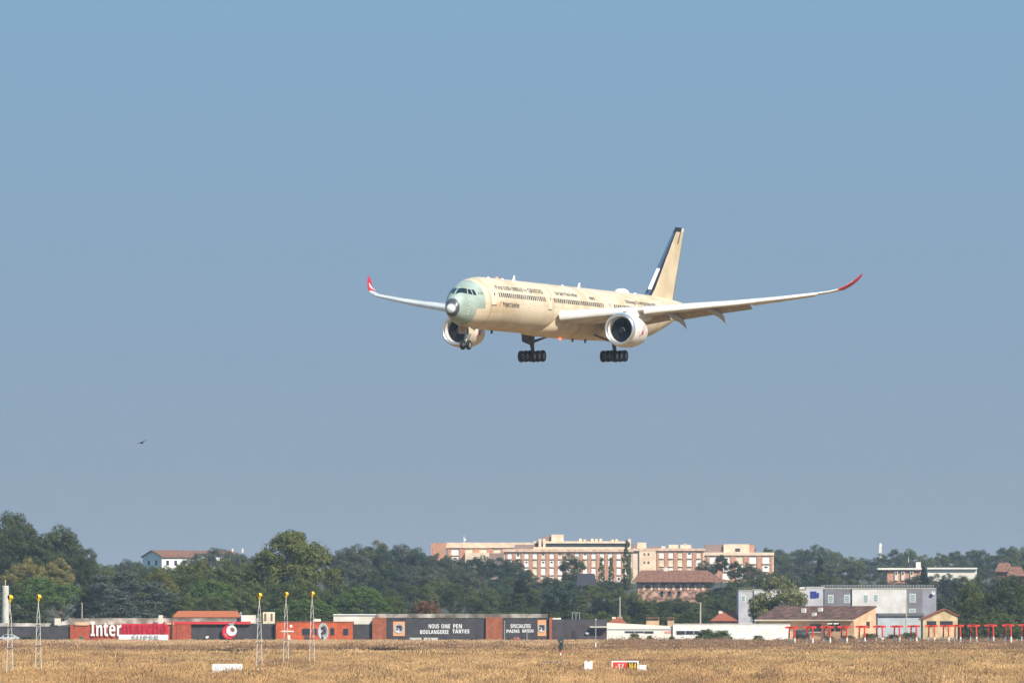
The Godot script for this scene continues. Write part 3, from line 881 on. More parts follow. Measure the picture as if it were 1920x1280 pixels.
	plant("column", 1176, 1014, 22, 2520, "leaf_mid", "poplar", "tallest poplar, rising above the apartment roof", "tree")
	wood(2480, 1325, 1450, 22, 34, [[1325, 1050], [1345, 1042], [1370, 1042], [1385, 1060], [1400, 1052], [1425, 1066], [1450, 1076]], ["broad"], ["leaf_blue", "leaf_dark", "leaf_grey"], "park_tree", "dark tree before the apartment block with the rooftop box", 5)
	wood(2300, 1325, 1920, 30, 48, [[1325, 1100], [1400, 1082], [1470, 1076], [1540, 1078], [1640, 1086], [1750, 1074], [1830, 1072], [1860, 1076], [1920, 1080]], ["broad"], ["leaf_blue", "leaf_grey", "leaf_dark"], "wood_tree", "blue-green tree in the wood behind the grey hotel", 10)
	plant("column", 1538, 1046, 25, 2260, "leaf_black", "cypress", "nearly black pointed cypress above the hotel roof")
	plant("cedar", 1733, 1062, 30, 2260, "leaf_black", "conifer", "dark narrow conifer by the red and white flats")
	wood(2120, 1000, 1420, 27, 46, [[1000, 1098], [1060, 1090], [1150, 1094], [1190, 1104], [1225, 1118], [1300, 1120], [1335, 1112], [1420, 1096]], ["broad", "broad", "cedar"], ["leaf_dark", "leaf_mid", "leaf_blue"], "grove_tree", "dark green tree in the grove below the tile-roofed hall", 8)
	wood(1950, 950, 1420, 30, 54, [[950, 1104], [1000, 1102], [1080, 1112], [1160, 1118], [1250, 1124], [1420, 1118]], ["cedar", "broad", "cedar"], ["leaf_dark", "leaf_black", "leaf_mid"], "grove_tree", "dark spreading tree in the grove behind the white low building", 8)
	wood(1740, 690, 960, 34, 46, [[690, 1150], [960, 1146]], ["bush", "broad"], ["leaf_dark", "leaf_mid"], "hedge_tree", "low green tree behind the bakery roof", 6, 20)
	wood(1760, 950, 1420, 30, 44, [[950, 1140], [1200, 1144], [1420, 1146]], ["broad", "bush"], ["leaf_dark", "leaf_mid"], "hedge_tree", "low dark tree just behind the roofs of the shops", 8, 25)
	plant("cedar", 978, 1084, 70, 1900, "leaf_black", "cedar_tree", "broad near-black cedar at the wood's edge behind the shops")
	plant("column", 1022, 1136, 26, 1680, "leaf_black", "conifer", "small near-black conifer behind the bakery emblem")
	plant("bush", 800, 1122, 66, 1700, "leaf_rust", "shrub", "rust-brown shrub behind the bakery roof", "shrub")
	# left foreground wood
	wood(2050, -15, 520, 34, 66, [[-15, 990], [20, 984], [60, 1000], [110, 998], [150, 1030], [175, 1056], [260, 1070], [400, 1062], [520, 1050]], ["broad"], ["leaf_dark", "leaf_mid"], "woodland_tree", "dark green tree in the wood behind the supermarket", 6, 40)
	for q in [[6, 966, 104, 1960], [40, 986, 80, 1900], [112, 992, 96, 1920], [74, 1006, 70, 1900], [152, 1030, 60, 1900]]:
		plant("broad", q[0], q[1], q[2], q[3], "leaf_dark", "oak_tree", "tall dark oak standing highest behind the supermarket", "tree", "tall oaks behind the supermarket")
	for q in [[58, 1052, 72], [108, 1050, 62], [20, 1062, 60]]:
		plant("broad", q[0], q[1], q[2], 1840, "leaf_yellow", "yellowing_tree", "yellowing tree beneath the tall oaks", "tree", "yellowing trees beneath the oaks")
	plant("pine", 70, 1080, 140, 1780, "leaf_bright", "umbrella_pine", "wide bright green pine beside the white column")
	plant("pine", 120, 1092, 110, 1765, "leaf_bright", "umbrella_pine", "bright green pine next to the blue-grey cedars")
	for q in [[190, 1072, 110, 1760, "leaf_teal"], [240, 1066, 120, 1800, "leaf_teal"], [290, 1086, 110, 1760, "leaf_teal"], [165, 1100, 80, 1740, "leaf_black"], [225, 1104, 120, 1730, "leaf_teal"], [320, 1108, 90, 1735, "leaf_teal"], [60, 1118, 110, 1720, "leaf_dark"], [10, 1122, 90, 1720, "leaf_dark"]]:
		plant("cedar", q[0], q[1], q[2], q[3], q[4], "cedar_tree", "blue-grey cedar with level boughs behind the supermarket", "tree", "cedars behind the supermarket")
	wood(1820, 300, 480, 36, 72, [[300, 1070], [360, 1056], [420, 1052], [480, 1062]], ["broad"], ["leaf_olive", "leaf_mid"], "woodland_tree", "olive-green tree between the cedars and the giant tree", 6, 30)
	plant("pine", 392, 1084, 104, 1740, "leaf_bright", "umbrella_pine", "rounded bright green pine behind the orange tiled roof")
	wood(1730, 330, 500, 34, 62, [[330, 1116], [500, 1112]], ["broad"], ["leaf_dark", "leaf_mid"], "woodland_tree", "low dark tree behind the orange tiled roof", 6, 20)
	plant("tall", 550, 987, 176, 1790, "leaf_olive_big", "giant_tree", "giant olive-green tree towering above the orange cafe")
	wood(1720, 470, 640, 30, 70, [[470, 1092], [540, 1090], [640, 1102]], ["broad"], ["leaf_dark", "leaf_mid", "leaf_dark"], "woodland_tree", "dark tree at the foot of the giant tree", 8, 15)
	plant("pine", 572, 1122, 140, 1665, "leaf_bright", "umbrella_pine", "low domed green pine right behind the orange cafe")
	plant("pine", 678, 1098, 112, 1700, "leaf_bright", "umbrella_pine", "domed green pine over the white roof beside the cafe")
	plant("pine", 735, 1116, 60, 1720, "leaf_mid", "umbrella_pine", "small green pine at the edge of the dense wood")
	# right
	plant("broad", 1462, 1084, 104, 1640, "leaf_pale", "loose_tree", "loose pale-leaved tree in front of the grey hotel")
	plant("broad", 1428, 1118, 50, 1650, "leaf_mid", "loose_tree", "small green tree at the hotel's pale corner")
	plant("broad", 1826, 1092, 66, 1690, "leaf_mid", "garden_tree", "upright green tree beside the small beige house")
	plant("broad", 1884, 1086, 84, 1680, "leaf_dark", "garden_tree", "large dark tree behind the red aerials")
	plant("broad", 1925, 1094, 60, 1690, "leaf_mid", "garden_tree", "green tree at the end of the garden behind the aerials")
	wood(1760, 1745, 1940, 32, 60, [[1745, 1118], [1940, 1112]], ["broad"], ["leaf_blue", "leaf_dark"], "garden_tree", "dark tree filling the garden behind the beige house", 6, 20)
	wood(1668, 1752, 1945, 26, 46, [[1752, 1150], [1945, 1146]], ["bush", "broad"], ["leaf_dark", "leaf_mid"], "garden_tree", "low dense tree in the hedge behind the red aerials", 8, 10)
	for q in [[1190, 1186, 22], [1218, 1190, 16], [1325, 1178, 44], [1352, 1180, 44], [1260, 1192, 16], [1422, 1190, 22]]:
		plant("bush", q[0], q[1], q[2], 1575, "leaf_bush", "bush", "green bush against the long white wall", "bush", "bushes along the white wall")
	for q in [[1552, 1192, 30], [1590, 1190, 34], [1632, 1186, 36], [1676, 1188, 40], [1704, 1184, 40]]:
		plant("bush", q[0], q[1], q[2], 1560, "leaf_bush", "bush", "dark green bush behind the red aerials", "bush", "bushes behind the aerials")
	plant("bush", 55, 1192, 44, 1585, "leaf_bush", "bush", "green bush against the charcoal wall by the parked white car", "bush")

# ---------------------------------------------------------------- buildings
# slab: a box whose front spans photo columns a..b and rows t..u at distance d, "deep" metres thick, in the parent's own axes
func slab(called: String, p: Node3D, a: float, b: float, t: float, u: float, d: float, deep: float, mat: Material) -> MeshInstance3D:
	return bx(called, p, Vector3(px_x(a, d), px_y(u, d), -d - deep) - p.position, Vector3(px_x(b, d), px_y(t, d), -d) - p.position, mat)
func house(called: String, a: float, b: float, d: float, label: String, category := "building", group := "") -> Node3D:
	return thing(called, Vector3(px_x((a + b) / 2, d), hill(0, d), -d), label, category, group)
func window(p: Node3D, a: float, b: float, t: float, u: float, d: float, frame: Material, glass: Material):
	var o := slab("window", p, a, b, t, u, d - 0.03, 0.16, frame)
	var m := 0.09 * d / 1600.0
	bx("pane", o, Vector3(px_x(a, d) + m, px_y(u, d) + m, -d + 0.03) - p.position, Vector3(px_x(b, d) - m, px_y(t, d) - m, -d + 0.05) - p.position, glass)

func build_shops():
	var d := 1600.0
	# supermarket: charcoal flank, orange-red front, charcoal wing with the round sign, one long white roof
	var s := house("supermarket", 0, 517, d, "long flat-roofed supermarket with charcoal and orange-red walls and white roof edge", "supermarket")
	slab("wall", s, -40, 131, 1174, 1206, d, 30, M.charcoal)
	slab("wall", s, 131, 331, 1171.5, 1206, d - 0.4, 30, M.orange_wall)
	slab("wall", s, 331, 358, 1166, 1206, d - 0.5, 30, M.orange_wall)
	slab("wall", s, 358, 517, 1169.5, 1206, d, 30, M.charcoal)
	slab("roof_trim", s, 318, 470, 1165, 1170, d - 0.55, 0.3, M.red_paint)
	slab("roof", s, 128, 480, 1158.5, 1170.5, d + 2, 24, M.roof_pale)
	slab("roof", s, -40, 100, 1168, 1175, d + 3, 24, M.roof_pale)
	var g := Geo.new()
	g.hexa([pt(98, 1173, d + 2) - s.position, pt(128, 1171, d + 2) - s.position, pt(128, 1171, d + 20) - s.position, pt(98, 1173, d + 20) - s.position, pt(98, 1170, d + 2) - s.position, pt(129, 1161, d + 2) - s.position, pt(129, 1161, d + 20) - s.position, pt(98, 1170, d + 20) - s.position])
	part("roof", g, s, M.roof_pale)
	slab("cornice", s, 140, 166, 1166, 1172, d - 0.6, 0.5, M.peach)
	slab("cornice", s, 312, 326, 1167.5, 1170.5, d - 0.62, 0.4, M.peach)
	slab("roof_vent", s, 297, 305, 1153, 1169, d - 0.2, 1.0, M.offwhite)
	slab("roof_vent", s, 102, 113, 1159, 1172, d + 1, 1.5, M.offwhite)
	slab("roof_vent", s, 449.5, 453, 1147, 1165, d + 1.2, 0.4, M.grey_metal)
	slab("roof_block", s, 452, 478, 1153, 1168.5, d + 0.6, 6, M.offwhite)
	g = Geo.new(); g.tube(pt(323, 1167, d - 0.75) - s.position, pt(323, 1206, d - 0.75) - s.position, 0.12, 0.12, 8); part("downpipe", g, s, M.brown_pipe)
	# shop sign: white and red letters over a white band
	var sg := thing("shop_sign", pt(242, 1201, d - 0.9), "white and red lettered supermarket name over a white band", "sign")
	slab("name_board", sg, 226.5, 315, 1169, 1190, d - 0.55, 0.12, M.crimson)
	slab("name_band", sg, 222, 315, 1189.5, 1201, d - 0.6, 0.14, M.white)
	flat_text(sg, "Inter", pt(169, 1192.5, d - 0.72) - sg.position, 5.8, 2.75, true, M.white)
	flat_text(sg, "marché", pt(228.5, 1188.5, d - 0.72) - sg.position, 8.3, 2.3, true, M.crimson_dark)
	flat_text(sg, "SUPER", pt(246, 1199.5, d - 0.8) - sg.position, 5.2, 0.9, true, M.grey_ink)
	# round sign: white disc before a red crescent
	var rs := thing("round_sign", pt(432, 1183, d - 0.5), "round white disc sign with a red crescent on charcoal wall", "sign")
	g = Geo.new(); g.lathe([[0, 0.0], [0, 1.35], [0.2, 1.35], [0.2, 0.0]], Vector3(-0.25, -0.15, 0), Vector3.BACK, 28); part("crescent", g, rs, M.crimson)
	g = Geo.new(); g.lathe([[0.2, 0.0], [0.2, 0.98], [0.34, 0.98], [0.34, 0.0]], Vector3(0.2, 0.1, 0), Vector3.BACK, 28); part("disc", g, rs, M.white)
	g = Geo.new(); g.box(Vector3(-0.1, -0.2, 0.34), Vector3(0.05, 0.35, 0.37), Basis(Vector3.BACK, -0.5), Vector3(0.15, 0.1, 0)); g.box(Vector3(0.0, -0.25, 0.34), Vector3(0.3, -0.15, 0.37), Basis(), Vector3(0.15, 0.1, 0)); part("mark", g, rs, M.crimson)
	g = Geo.new(); g.box(Vector3(-0.35, 1.0, 0), Vector3(0.5, 1.5, 0.2)); g.box(Vector3(0.4, 1.1, 0), Vector3(0.65, 1.75, 0.15)); part("bracket", g, rs, M.grey_metal)
	for q in [[388, 1194, "wall sticker".length()]]:
		var st := thing("wall_lamp", pt(q[0], q[1], d - 0.3), "small white lamp on the charcoal wall below the round sign", "lamp")
		g = Geo.new(); g.box(Vector3(-0.25, -0.2, 0), Vector3(0.3, 0.15, 0.3), Basis(Vector3.BACK, 0.35)); g.box(Vector3(-0.1, -0.35, 0), Vector3(0.05, -0.1, 0.2)); part("housing", g, st, M.white)
	var bin := thing("waste_bin", Vector3(px_x(152, d - 3), 0, -d + 3), "green waste bin before the orange-red supermarket wall", "bin")
	g = Geo.new(); g.hexa([Vector3(-0.3, 0, 0.3), Vector3(0.3, 0, 0.3), Vector3(0.3, 0, -0.3), Vector3(-0.3, 0, -0.3), Vector3(-0.36, 0.95, 0.36), Vector3(0.36, 0.95, 0.36), Vector3(0.36, 0.95, -0.36), Vector3(-0.36, 0.95, -0.36)]); part("body", g, bin, M.green_plastic)
	bx("lid", bin, Vector3(-0.4, 0.95, -0.4), Vector3(0.4, 1.05, 0.42), M.green_plastic)
	# orange tiled house behind
	var t := house("tiled_house", 325, 448, 1670, "house with bright orange tiled roof showing above the supermarket roof", "house")
	slab("wall", t, 332, 444, 1156, 1200, 1671, 8, M.peach)
	for q in [[322, 446, 1145, 1157], [432, 450, 1144, 1157]]:
		g = Geo.new()
		var a := pt(q[0], q[3], 1669); var b := pt(q[1], q[3], 1669)
		var rise := px_y(q[2], 1674) - a.y
		g.hexa([a - t.position, b - t.position, b + Vector3(0, 0, -10) - t.position, a + Vector3(0, 0, -10) - t.position, a + Vector3(1.0, rise, -5) - t.position, b + Vector3(-0.8, rise, -5) - t.position, b + Vector3(-0.8, rise, -5.3) - t.position, a + Vector3(1.0, rise, -5.3) - t.position])
		part("roof", g, t, M.orange_tile)
	# rooftop unit
	var ru := thing("cooling_unit", pt(504, 1169, d + 4), "cream rooftop cooling unit with two brown louvres", "cooling unit")
	bx("casing", ru, Vector3(-1.1, 0, -1), Vector3(1.1, 2.2, 1), M.cream_wall)
	for x in [-0.65, 0.55]: bx("louvre", ru, Vector3(x - 0.18, 0.5, 1.0), Vector3(x + 0.18, 1.9, 1.04), M.brown_pipe)
	# orange cafe
	var c := house("cafe", 517, 661, d, "orange cafe with painted wall and small dark windows", "cafe")
	slab("wall", c, 517, 661, 1166, 1206, d - 1, 14, M.orange_bright)
	slab("roof_edge", c, 516.5, 661.5, 1164.8, 1166.2, d - 1.1, 14.2, M.brick_brown)
	slab("roof_block", c, 588, 601, 1160, 1166, d + 3, 2, M.offwhite)
	for q in [[566, 581, 1178, 1191], [586, 594, 1178, 1190], [619, 627, 1177, 1191], [643, 653, 1178, 1191]]: window(c, q[0], q[1], q[2], q[3], d - 1.0, M.dark_frame, M.window_glass)
	slab("door", c, 571, 580, 1192, 1206, d - 1.05, 0.2, M.dark_frame)
	slab("vent_grille", c, 641, 648, 1195, 1201, d - 1.05, 0.2, M.brick_brown)
	g = Geo.new(); g.lathe([[0, 0.0], [0, 1.0], [0.05, 1.0], [0.05, 0.0]], Vector3.ZERO, Vector3.BACK, 24)
	var mu := part("wall_painting", g, c, M.grey_paint); mu.position = pt(606, 1184, d - 1.06) - c.position; mu.scale = Vector3(1.0, 1.65, 1)
	g = Geo.new(); g.box(Vector3(-0.5, -0.3, 0.05), Vector3(0.45, 0.1, 0.09), Basis(Vector3.BACK, 0.5)); g.box(Vector3(-0.1, -1.0, 0.05), Vector3(0.35, -0.5, 0.09), Basis(Vector3.BACK, -0.4)); g.box(Vector3(-0.35, 0.25, 0.05), Vector3(0.4, 0.6, 0.09), Basis(Vector3.BACK, 0.2)); part("painted_marks", g, mu, M.charcoal)
	g = Geo.new(); g.tri(pt(521, 1204, d - 1.06) - c.position, pt(534, 1204, d - 1.06) - c.position, pt(533, 1191, d - 1.06) - c.position); part("painted_figure", g, c, M.crimson)
	g = Geo.new(); g.box(pt(538, 1176, d - 1.06) - c.position, pt(546, 1172, d - 1.02) - c.position); part("painted_figure", g, c, M.crimson)
	for q in [[527, 551, 1182, 1184.5], [539, 544, 1190, 1199], [541, 556, 1199, 1204], [543, 548, 1171, 1176]]: bx("painted_figure", c, pt(q[0], q[3], d - 1.07) - c.position, pt(q[1], q[2], d - 1.03) - c.position, M.offwhite)
	# low charcoal link and white shed behind
	var k := house("link_building", 661, 697, d, "low charcoal wall between the orange cafe and brown pillar", "building")
	slab("wall", k, 661, 697, 1170, 1206, d, 12, M.charcoal)
	var wsd := house("white_shed", 625, 700, d, "white flat shed roof behind the orange cafe", "shed")
	slab("wall", wsd, 625, 705, 1152, 1190, d + 16, 12, M.offwhite)
	slab("roof_edge", wsd, 624.5, 705.5, 1151, 1153, d + 15.8, 12.4, M.white)
	# bakery: charcoal billboard walls between terracotta pillars
	var b := house("bakery", 698, 1035, d, "charcoal bakery front with white slogans between terracotta pillars", "shop")
	slab("wall", b, 724, 911, 1160, 1205, d - 0.2, 20, M.charcoal)
	slab("wall", b, 725, 762, 1157.5, 1161, d - 0.25, 3, M.charcoal)
	slab("wall", b, 942, 1030, 1159.5, 1205, d - 0.2, 20, M.charcoal)
	for q in [[698, 724], [911, 942], [1030, 1035.5]]: slab("pillar", b, q[0], q[1], 1157.5, 1206, d - 0.7, 20, M.terracotta)
	slab("roof", b, 705, 1027, 1150.5, 1158, d + 4, 14, M.roof_pale)
	for q in [["NOUS", 803, 823, 1177.5, 0.78], ["ONE", 827, 844, 1177.5, 0.78], ["PEN", 849, 866, 1177.5, 0.78], ["BOULANGERIE", 787, 841, 1188, 0.74], ["TARTES", 848, 880, 1187, 0.74], ["SPECIALITES", 957, 995, 1177, 0.72], ["PAINS", 949, 974, 1186, 0.62], ["MAISON", 979, 1000, 1185.5, 0.62]]:
		flat_text(b, q[0], pt(q[1], q[3], d - 0.22) - b.position, (q[2] - q[1]) * 0.1, q[4], true, M.white)
	for q in [[737, 759, 1165, 1192, 0.95], [1008, 1024, 1162, 1192, 0.8]]:
		var e := slab("emblem_board", b, q[0], q[1], q[2], q[3], d - 0.26, 0.08, M.peach_orange)
		g = Geo.new(); g.lathe([[0, 0.0], [0, q[4]], [0.05, q[4]], [0.05, 0.0]], pt((q[0] + q[1]) / 2, (q[2] + q[3]) / 2, d - 0.29) - b.position, Vector3.BACK, 20); part("emblem_disc", g, e, M.grey_paint)
		g = Geo.new()
		var o := pt((q[0] + q[1]) / 2, (q[2] + q[3]) / 2, d - 0.36) - b.position
		g.box(o + Vector3(-0.5, 0.15, 0), o + Vector3(0.5, 0.55, 0.03)); g.box(o + Vector3(-0.55, -0.3, 0), o + Vector3(-0.15, 0.0, 0.03)); g.box(o + Vector3(0.1, -0.4, 0), o + Vector3(0.5, -0.05, 0.03)); part("emblem_mark", g, e, M.charcoal)
	# dark store
	var j := house("dark_store", 1036, 1138, d, "plum-grey store with a narrow door and white-edged canopy", "shop")
	slab("wall", j, 1036, 1138, 1161, 1206, d, 22, M.plum)
	slab("door", j, 1072, 1079, 1182, 1205, d - 0.06, 0.2, M.black_paint)
	slab("canopy", j, 1106, 1139, 1174, 1176, d - 1.2, 1.25, M.offwhite)
	slab("canopy_valance", j, 1106, 1138, 1176, 1179, d - 1.1, 1.1, M.black_paint)
	g = Geo.new(); g.ball(pt(1101, 1187, d - 0.15) - j.position, Vector3(0.42, 0.3, 0.3), 10); part("lamp", g, j, M.white)
	slab("roof_edge", j, 1036, 1052, 1158, 1161, d + 1, 5, M.offwhite)
	var fr := thing("roof_frame", pt(1080, 1161, d + 3), "grey metal frame on the roof of the plum-grey store", "frame")
	for x in [-0.7, 0.0, 0.7]: bx("post", fr, Vector3(x - 0.06, -0.1, -0.06), Vector3(x + 0.06, 1.2, 0.06), M.grey_metal)
	bx("rail", fr, Vector3(-0.8, 1.2, -0.08), Vector3(0.8, 1.32, 0.08), M.grey_metal)
	# cars parked along the shops, mostly sunk in the grass line
	for q in [[14, "white car parked before the charcoal supermarket flank", 0.2]]:
		var car := thing("parked_car", Vector3(px_x(q[0], d - 6), 0.0, -d + 6), q[1], "car", "", q[2])
		g = Geo.new()
		var pr := []
		for z in [-0.88, -0.8, 0.8, 0.88]:
			var kx := 1.0 if absf(z) < 0.85 else 0.97
			var ring := PackedVector3Array()
			for p in [[-2.15, 0.3], [-2.15, 0.75], [-1.2, 0.92], [-0.6, 1.4], [0.9, 1.44], [1.75, 0.98], [2.1, 0.85], [2.15, 0.3], [-2.15, 0.3]]: ring.append(Vector3(p[0] * kx, p[1], z))
			pr.append(ring)
		g.loft(pr, true, false, true, true); part("body", g, car, M.car_silver)
		for e in [[-0.98, -0.1], [0.0, 0.95]]: bx("window", car, Vector3(e[0] + 0.15, 0.98, 0.87), Vector3(e[1] - 0.05, 1.32, 0.9), M.dark_glass)
		for x in [-1.35, 1.35]:
			g = Geo.new(); g.lathe([[-0.1, 0.0], [-0.1, 0.3], [0.1, 0.3], [0.1, 0.0]], Vector3(x, 0.31, 0.82), Vector3.BACK, 16); part("wheel", g, car, M.tyre)
	for q in [[779, 2.2], [808, 2.6]]:
		var pb := thing("planter_box", Vector3(px_x(q[0], d - 5), 0, -d + 5), "low white planter box before the bakery slogan", "planter", "planter boxes before the bakery")
		bx("box", pb, Vector3(-q[1] / 2, 0, -0.3), Vector3(q[1] / 2, 0.7, 0.3), M.grey_white)
		bx("rim", pb, Vector3(-q[1] / 2 - 0.05, 0.7, -0.36), Vector3(q[1] / 2 + 0.05, 0.8, 0.36), M.grey_white)
		var pc := part("plants", protos["bush0"][0], pb); pc.scale = Vector3(q[1] * 0.9, 0.35, 0.6); pc.position.y = 0.75; pc.set_surface_override_material(0, M.leaf_bush)
	# white low building with the long wall
	var w := house("white_low_building", 1138, 1480, d, "long white low building with dark strip windows and bushes", "building")
	g = Geo.new()
	var o1 := pt(1138, 1206, d) - w.position; var o2 := pt(1262, 1206, d) - w.position
	g.hexa([o1, o2, o2 + Vector3(0, 0, -10), o1 + Vector3(0, 0, -10), pt(1138, 1167, d) - w.position, pt(1262, 1173.5, d) - w.position, pt(1262, 1173.5, d + 10) - w.position, pt(1138, 1167, d + 10) - w.position]); part("wall", g, w, M.offwhite)
	slab("wall", w, 1262, 1482, 1170, 1206, d - 0.5, 9, M.white_wall)
	slab("wall_coping", w, 1262, 1482.5, 1169, 1170.3, d - 0.6, 9.2, M.offwhite)
	slab("cornice", w, 1140, 1262, 1178, 1180, d - 0.12, 0.3, M.grey_paint)
	for q in [[1171, 1190, 1182.5, 1187], [1190, 1208, 1182.5, 1187], [1208, 1226, 1182.5, 1188]]: window(w, q[0], q[1], q[2], q[3], d - 0.0, M.grey_metal, M.window_glass)
	for q in [[1268, 1285, 1182, 1190], [1285, 1301, 1182, 1190], [1301, 1312, 1182, 1190]]: window(w, q[0], q[1], q[2], q[3], d - 0.5, M.grey_metal, M.window_glass)
	slab("painted_sign", w, 1246, 1260, 1183, 1187, d - 0.05, 0.1, M.pink)
	# tiled roofs among the trees
	for q in [[1138, 1178, 1157, 1170, 1650, "low orange tiled roof beside the white chimney pole"], [1332, 1398, 1146, 1164, 1660, "hipped orange tiled roof among trees by the hotel"]]:
		var hs := house("tiled_house", q[0], q[1], q[4], q[5], "house")
		slab("wall", hs, q[0] + 5, q[1] - 5, q[3] - 1, 1205, q[4] + 0.5, 7, M.peach)
		g = Geo.new()
		var a := pt(q[0], q[3], q[4]) - hs.position; var e := pt(q[1], q[3], q[4]) - hs.position
		var y := px_y(q[2], q[4] + 4) - hs.position.y
		var wd := (e.x - a.x)
		g.hexa([a, e, e + Vector3(0, 0, -8), a + Vector3(0, 0, -8), Vector3(a.x + wd * 0.35, y, a.z - 3.6), Vector3(e.x - wd * 0.35, y, a.z - 3.6), Vector3(e.x - wd * 0.35, y, a.z - 4.4), Vector3(a.x + wd * 0.35, y, a.z - 4.4)])
		part("roof", g, hs, M.red_tile)
		bx("chimney", hs, Vector3(a.x + wd * 0.25, a.y, a.z - 3.5), Vector3(a.x + wd * 0.25 + 0.7, y + 0.1, a.z - 2.8), M.offwhite)
	# garden walls glimpsed among the trees
	for q in [[1212, 1236, 1157, 1160], [1252, 1264, 1157, 1159]]:
		var gw := house("garden_house", q[0], q[1], 1720, "peach garden house half hidden under dark trees", "house", "peach houses under the trees")
		slab("wall", gw, q[0], q[1], q[2] + 2, 1200, 1720, 5, M.peach)
		slab("roof", gw, q[0] - 1, q[1] + 1, q[2], q[2] + 2.2, 1719.6, 6, M.brown_tile)

func build_hotel():
	var d := 1660.0
	var h := house("grey_hotel", 1385, 1756, d, "flat-roofed grey and white hotel with roof railing and blue sign", "hotel")
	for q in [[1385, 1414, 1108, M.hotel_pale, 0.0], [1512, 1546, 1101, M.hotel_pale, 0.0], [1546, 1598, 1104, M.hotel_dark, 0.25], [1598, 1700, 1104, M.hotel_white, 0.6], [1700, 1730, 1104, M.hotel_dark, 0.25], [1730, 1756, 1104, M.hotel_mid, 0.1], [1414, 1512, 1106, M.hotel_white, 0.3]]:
		slab("wall", h, q[0], q[1], q[2], 1200, d - q[4], 14, q[3])
		slab("parapet", h, q[0] - 0.3, q[1] + 0.3, q[2] - 1.2, q[2], d - q[4] - 0.1, 14.1, M.offwhite)
	for q in [[1553, 1563, 1115, 1130, 0.25], [1583.5, 1594, 1115, 1130, 0.25], [1619, 1628.5, 1114.5, 1130, 0.6], [1638, 1647, 1114, 1128, 0.6], [1706, 1717, 1113, 1129, 0.25], [1705, 1717, 1141, 1148, 0.25], [1390, 1398, 1116, 1128, 0.0]]:
		window(h, q[0], q[1], q[2], q[3], d - q[4], M.white, M.window_pale)
	slab("hotel_sign", h, 1520, 1531, 1108.5, 1121, d - 0.12, 0.2, M.blue)
	slab("hotel_sign", h, 1532, 1536, 1111, 1120, d - 0.12, 0.2, M.blue)
	var n := 0
	for i in 40:
		var px := 1540.0 + 5.4 * i
		slab("railing_post", h, px, px + 0.7, 1096.5, 1103, d + 0.4, 0.08, M.grey_metal)
	for py in [1096.5, 1099.5]: slab("railing", h, 1540, 1752, py, py + 0.7, d + 0.38, 0.08, M.grey_metal)
	for i in 9: slab("railing_post", h, 1386 + i * 3.4, 1386.6 + i * 3.4, 1100, 1107, d + 0.4, 0.08, M.grey_metal)
	slab("roof_unit", h, 1500, 1546, 1100.5, 1103.5, d + 2, 4, M.offwhite)
	var g := Geo.new(); g.lathe([[0, 0.0], [0.1, 0.3], [0.2, 0.36]], pt(1750, 1111, d - 0.5) - h.position, Vector3(0.3, 0.2, 1).normalized(), 14); part("dish_aerial", g, h, M.white)
	# annex
	var an := house("annex", 1648, 1732, 1640, "pale blue-grey annex wall with dark flat roof below the hotel", "building")
	slab("wall", an, 1646, 1732, 1155, 1200, 1640, 10, M.annex)
	slab("roof", an, 1646, 1733, 1149.5, 1155, 1639.7, 10.5, M.slate)
	# small beige gable house
	var s := house("beige_house", 1730, 1797, 1625, "small beige gabled house with brown roof and two dark windows", "house")
	g = Geo.new()
	var D := 1625.0
	var fl := pt(1731, 1200, D) - s.position; var fr := pt(1796, 1200, D) - s.position
	var el := pt(1731, 1160.5, D) - s.position; var er := pt(1796, 1154, D) - s.position; var pk := pt(1772, 1143, D) - s.position
	var bk := Vector3(0, 0, -9)
	g.quad(fl, fr, er, el); g.tri(el, er, pk); g.quad(fr, fr + bk, er + bk, er); g.quad(fl + bk, fl, el, el + bk)
	part("wall", g, s, M.beige)
	for q in [[el + Vector3(-0.4, -0.15, 0.3), pk + Vector3(0, 0.05, 0.3)], [pk + Vector3(0, 0.05, 0.3), er + Vector3(0.4, -0.15, 0.3)]]:
		g = Geo.new()
		var u := Vector3(0, 0.22, 0)
		g.hexa([q[0], q[1], q[1] + bk, q[0] + bk, q[0] + u, q[1] + u, q[1] + bk + u, q[0] + bk + u]); part("roof", g, s, M.red_tile)
	for q in [[1738, 1756, 1164, 1173], [1763, 1787, 1164, 1173]]: window(s, q[0], q[1], q[2], q[3], D, M.dark_frame, M.window_glass)
	# peach house with lean-to brown roof, its end wall turned to the sun
	var ph := thing("peach_house", Vector3(px_x(1602, 1600), 0, -1600), "peach house with rusty brown lean-to roof and dark windows", "house", "", deg_to_rad(-28))
	var L := 20.0; var W := 9.4; var e0 := px_y(1161, 1600); var e1 := px_y(1138, 1600)
	g = Geo.new()
	g.quad(Vector3(-L, 0, 0), Vector3(0, 0, 0), Vector3(0, e0, 0), Vector3(-L, e0, 0))
	part("front_wall", g, ph, M.peach)
	g = Geo.new(); g.quad(Vector3(0, 0, 0), Vector3(0, 0, -W), Vector3(0, e1, -W), Vector3(0, e0, 0)); g.quad(Vector3(-L, 0, -W), Vector3(-L, 0, 0), Vector3(-L, e0, 0), Vector3(-L, e1, -W)); g.quad(Vector3(0, 0, -W), Vector3(-L, 0, -W), Vector3(-L, e1, -W), Vector3(0, e1, -W)); part("end_wall", g, ph, M.peach)
	g = Geo.new()
	var r0 := [Vector3(-L - 0.5, e0 - 0.1, 0.7), Vector3(0.12, e0 - 0.1, 0.7), Vector3(0.12, e1 + 0.02, -W - 0.1), Vector3(-L - 0.5, e1 + 0.02, -W - 0.1)]
	g.hexa(r0 + r0.map(func(p): return p + Vector3(0, 0.22, 0))); part("roof", g, ph, M.rust_roof)
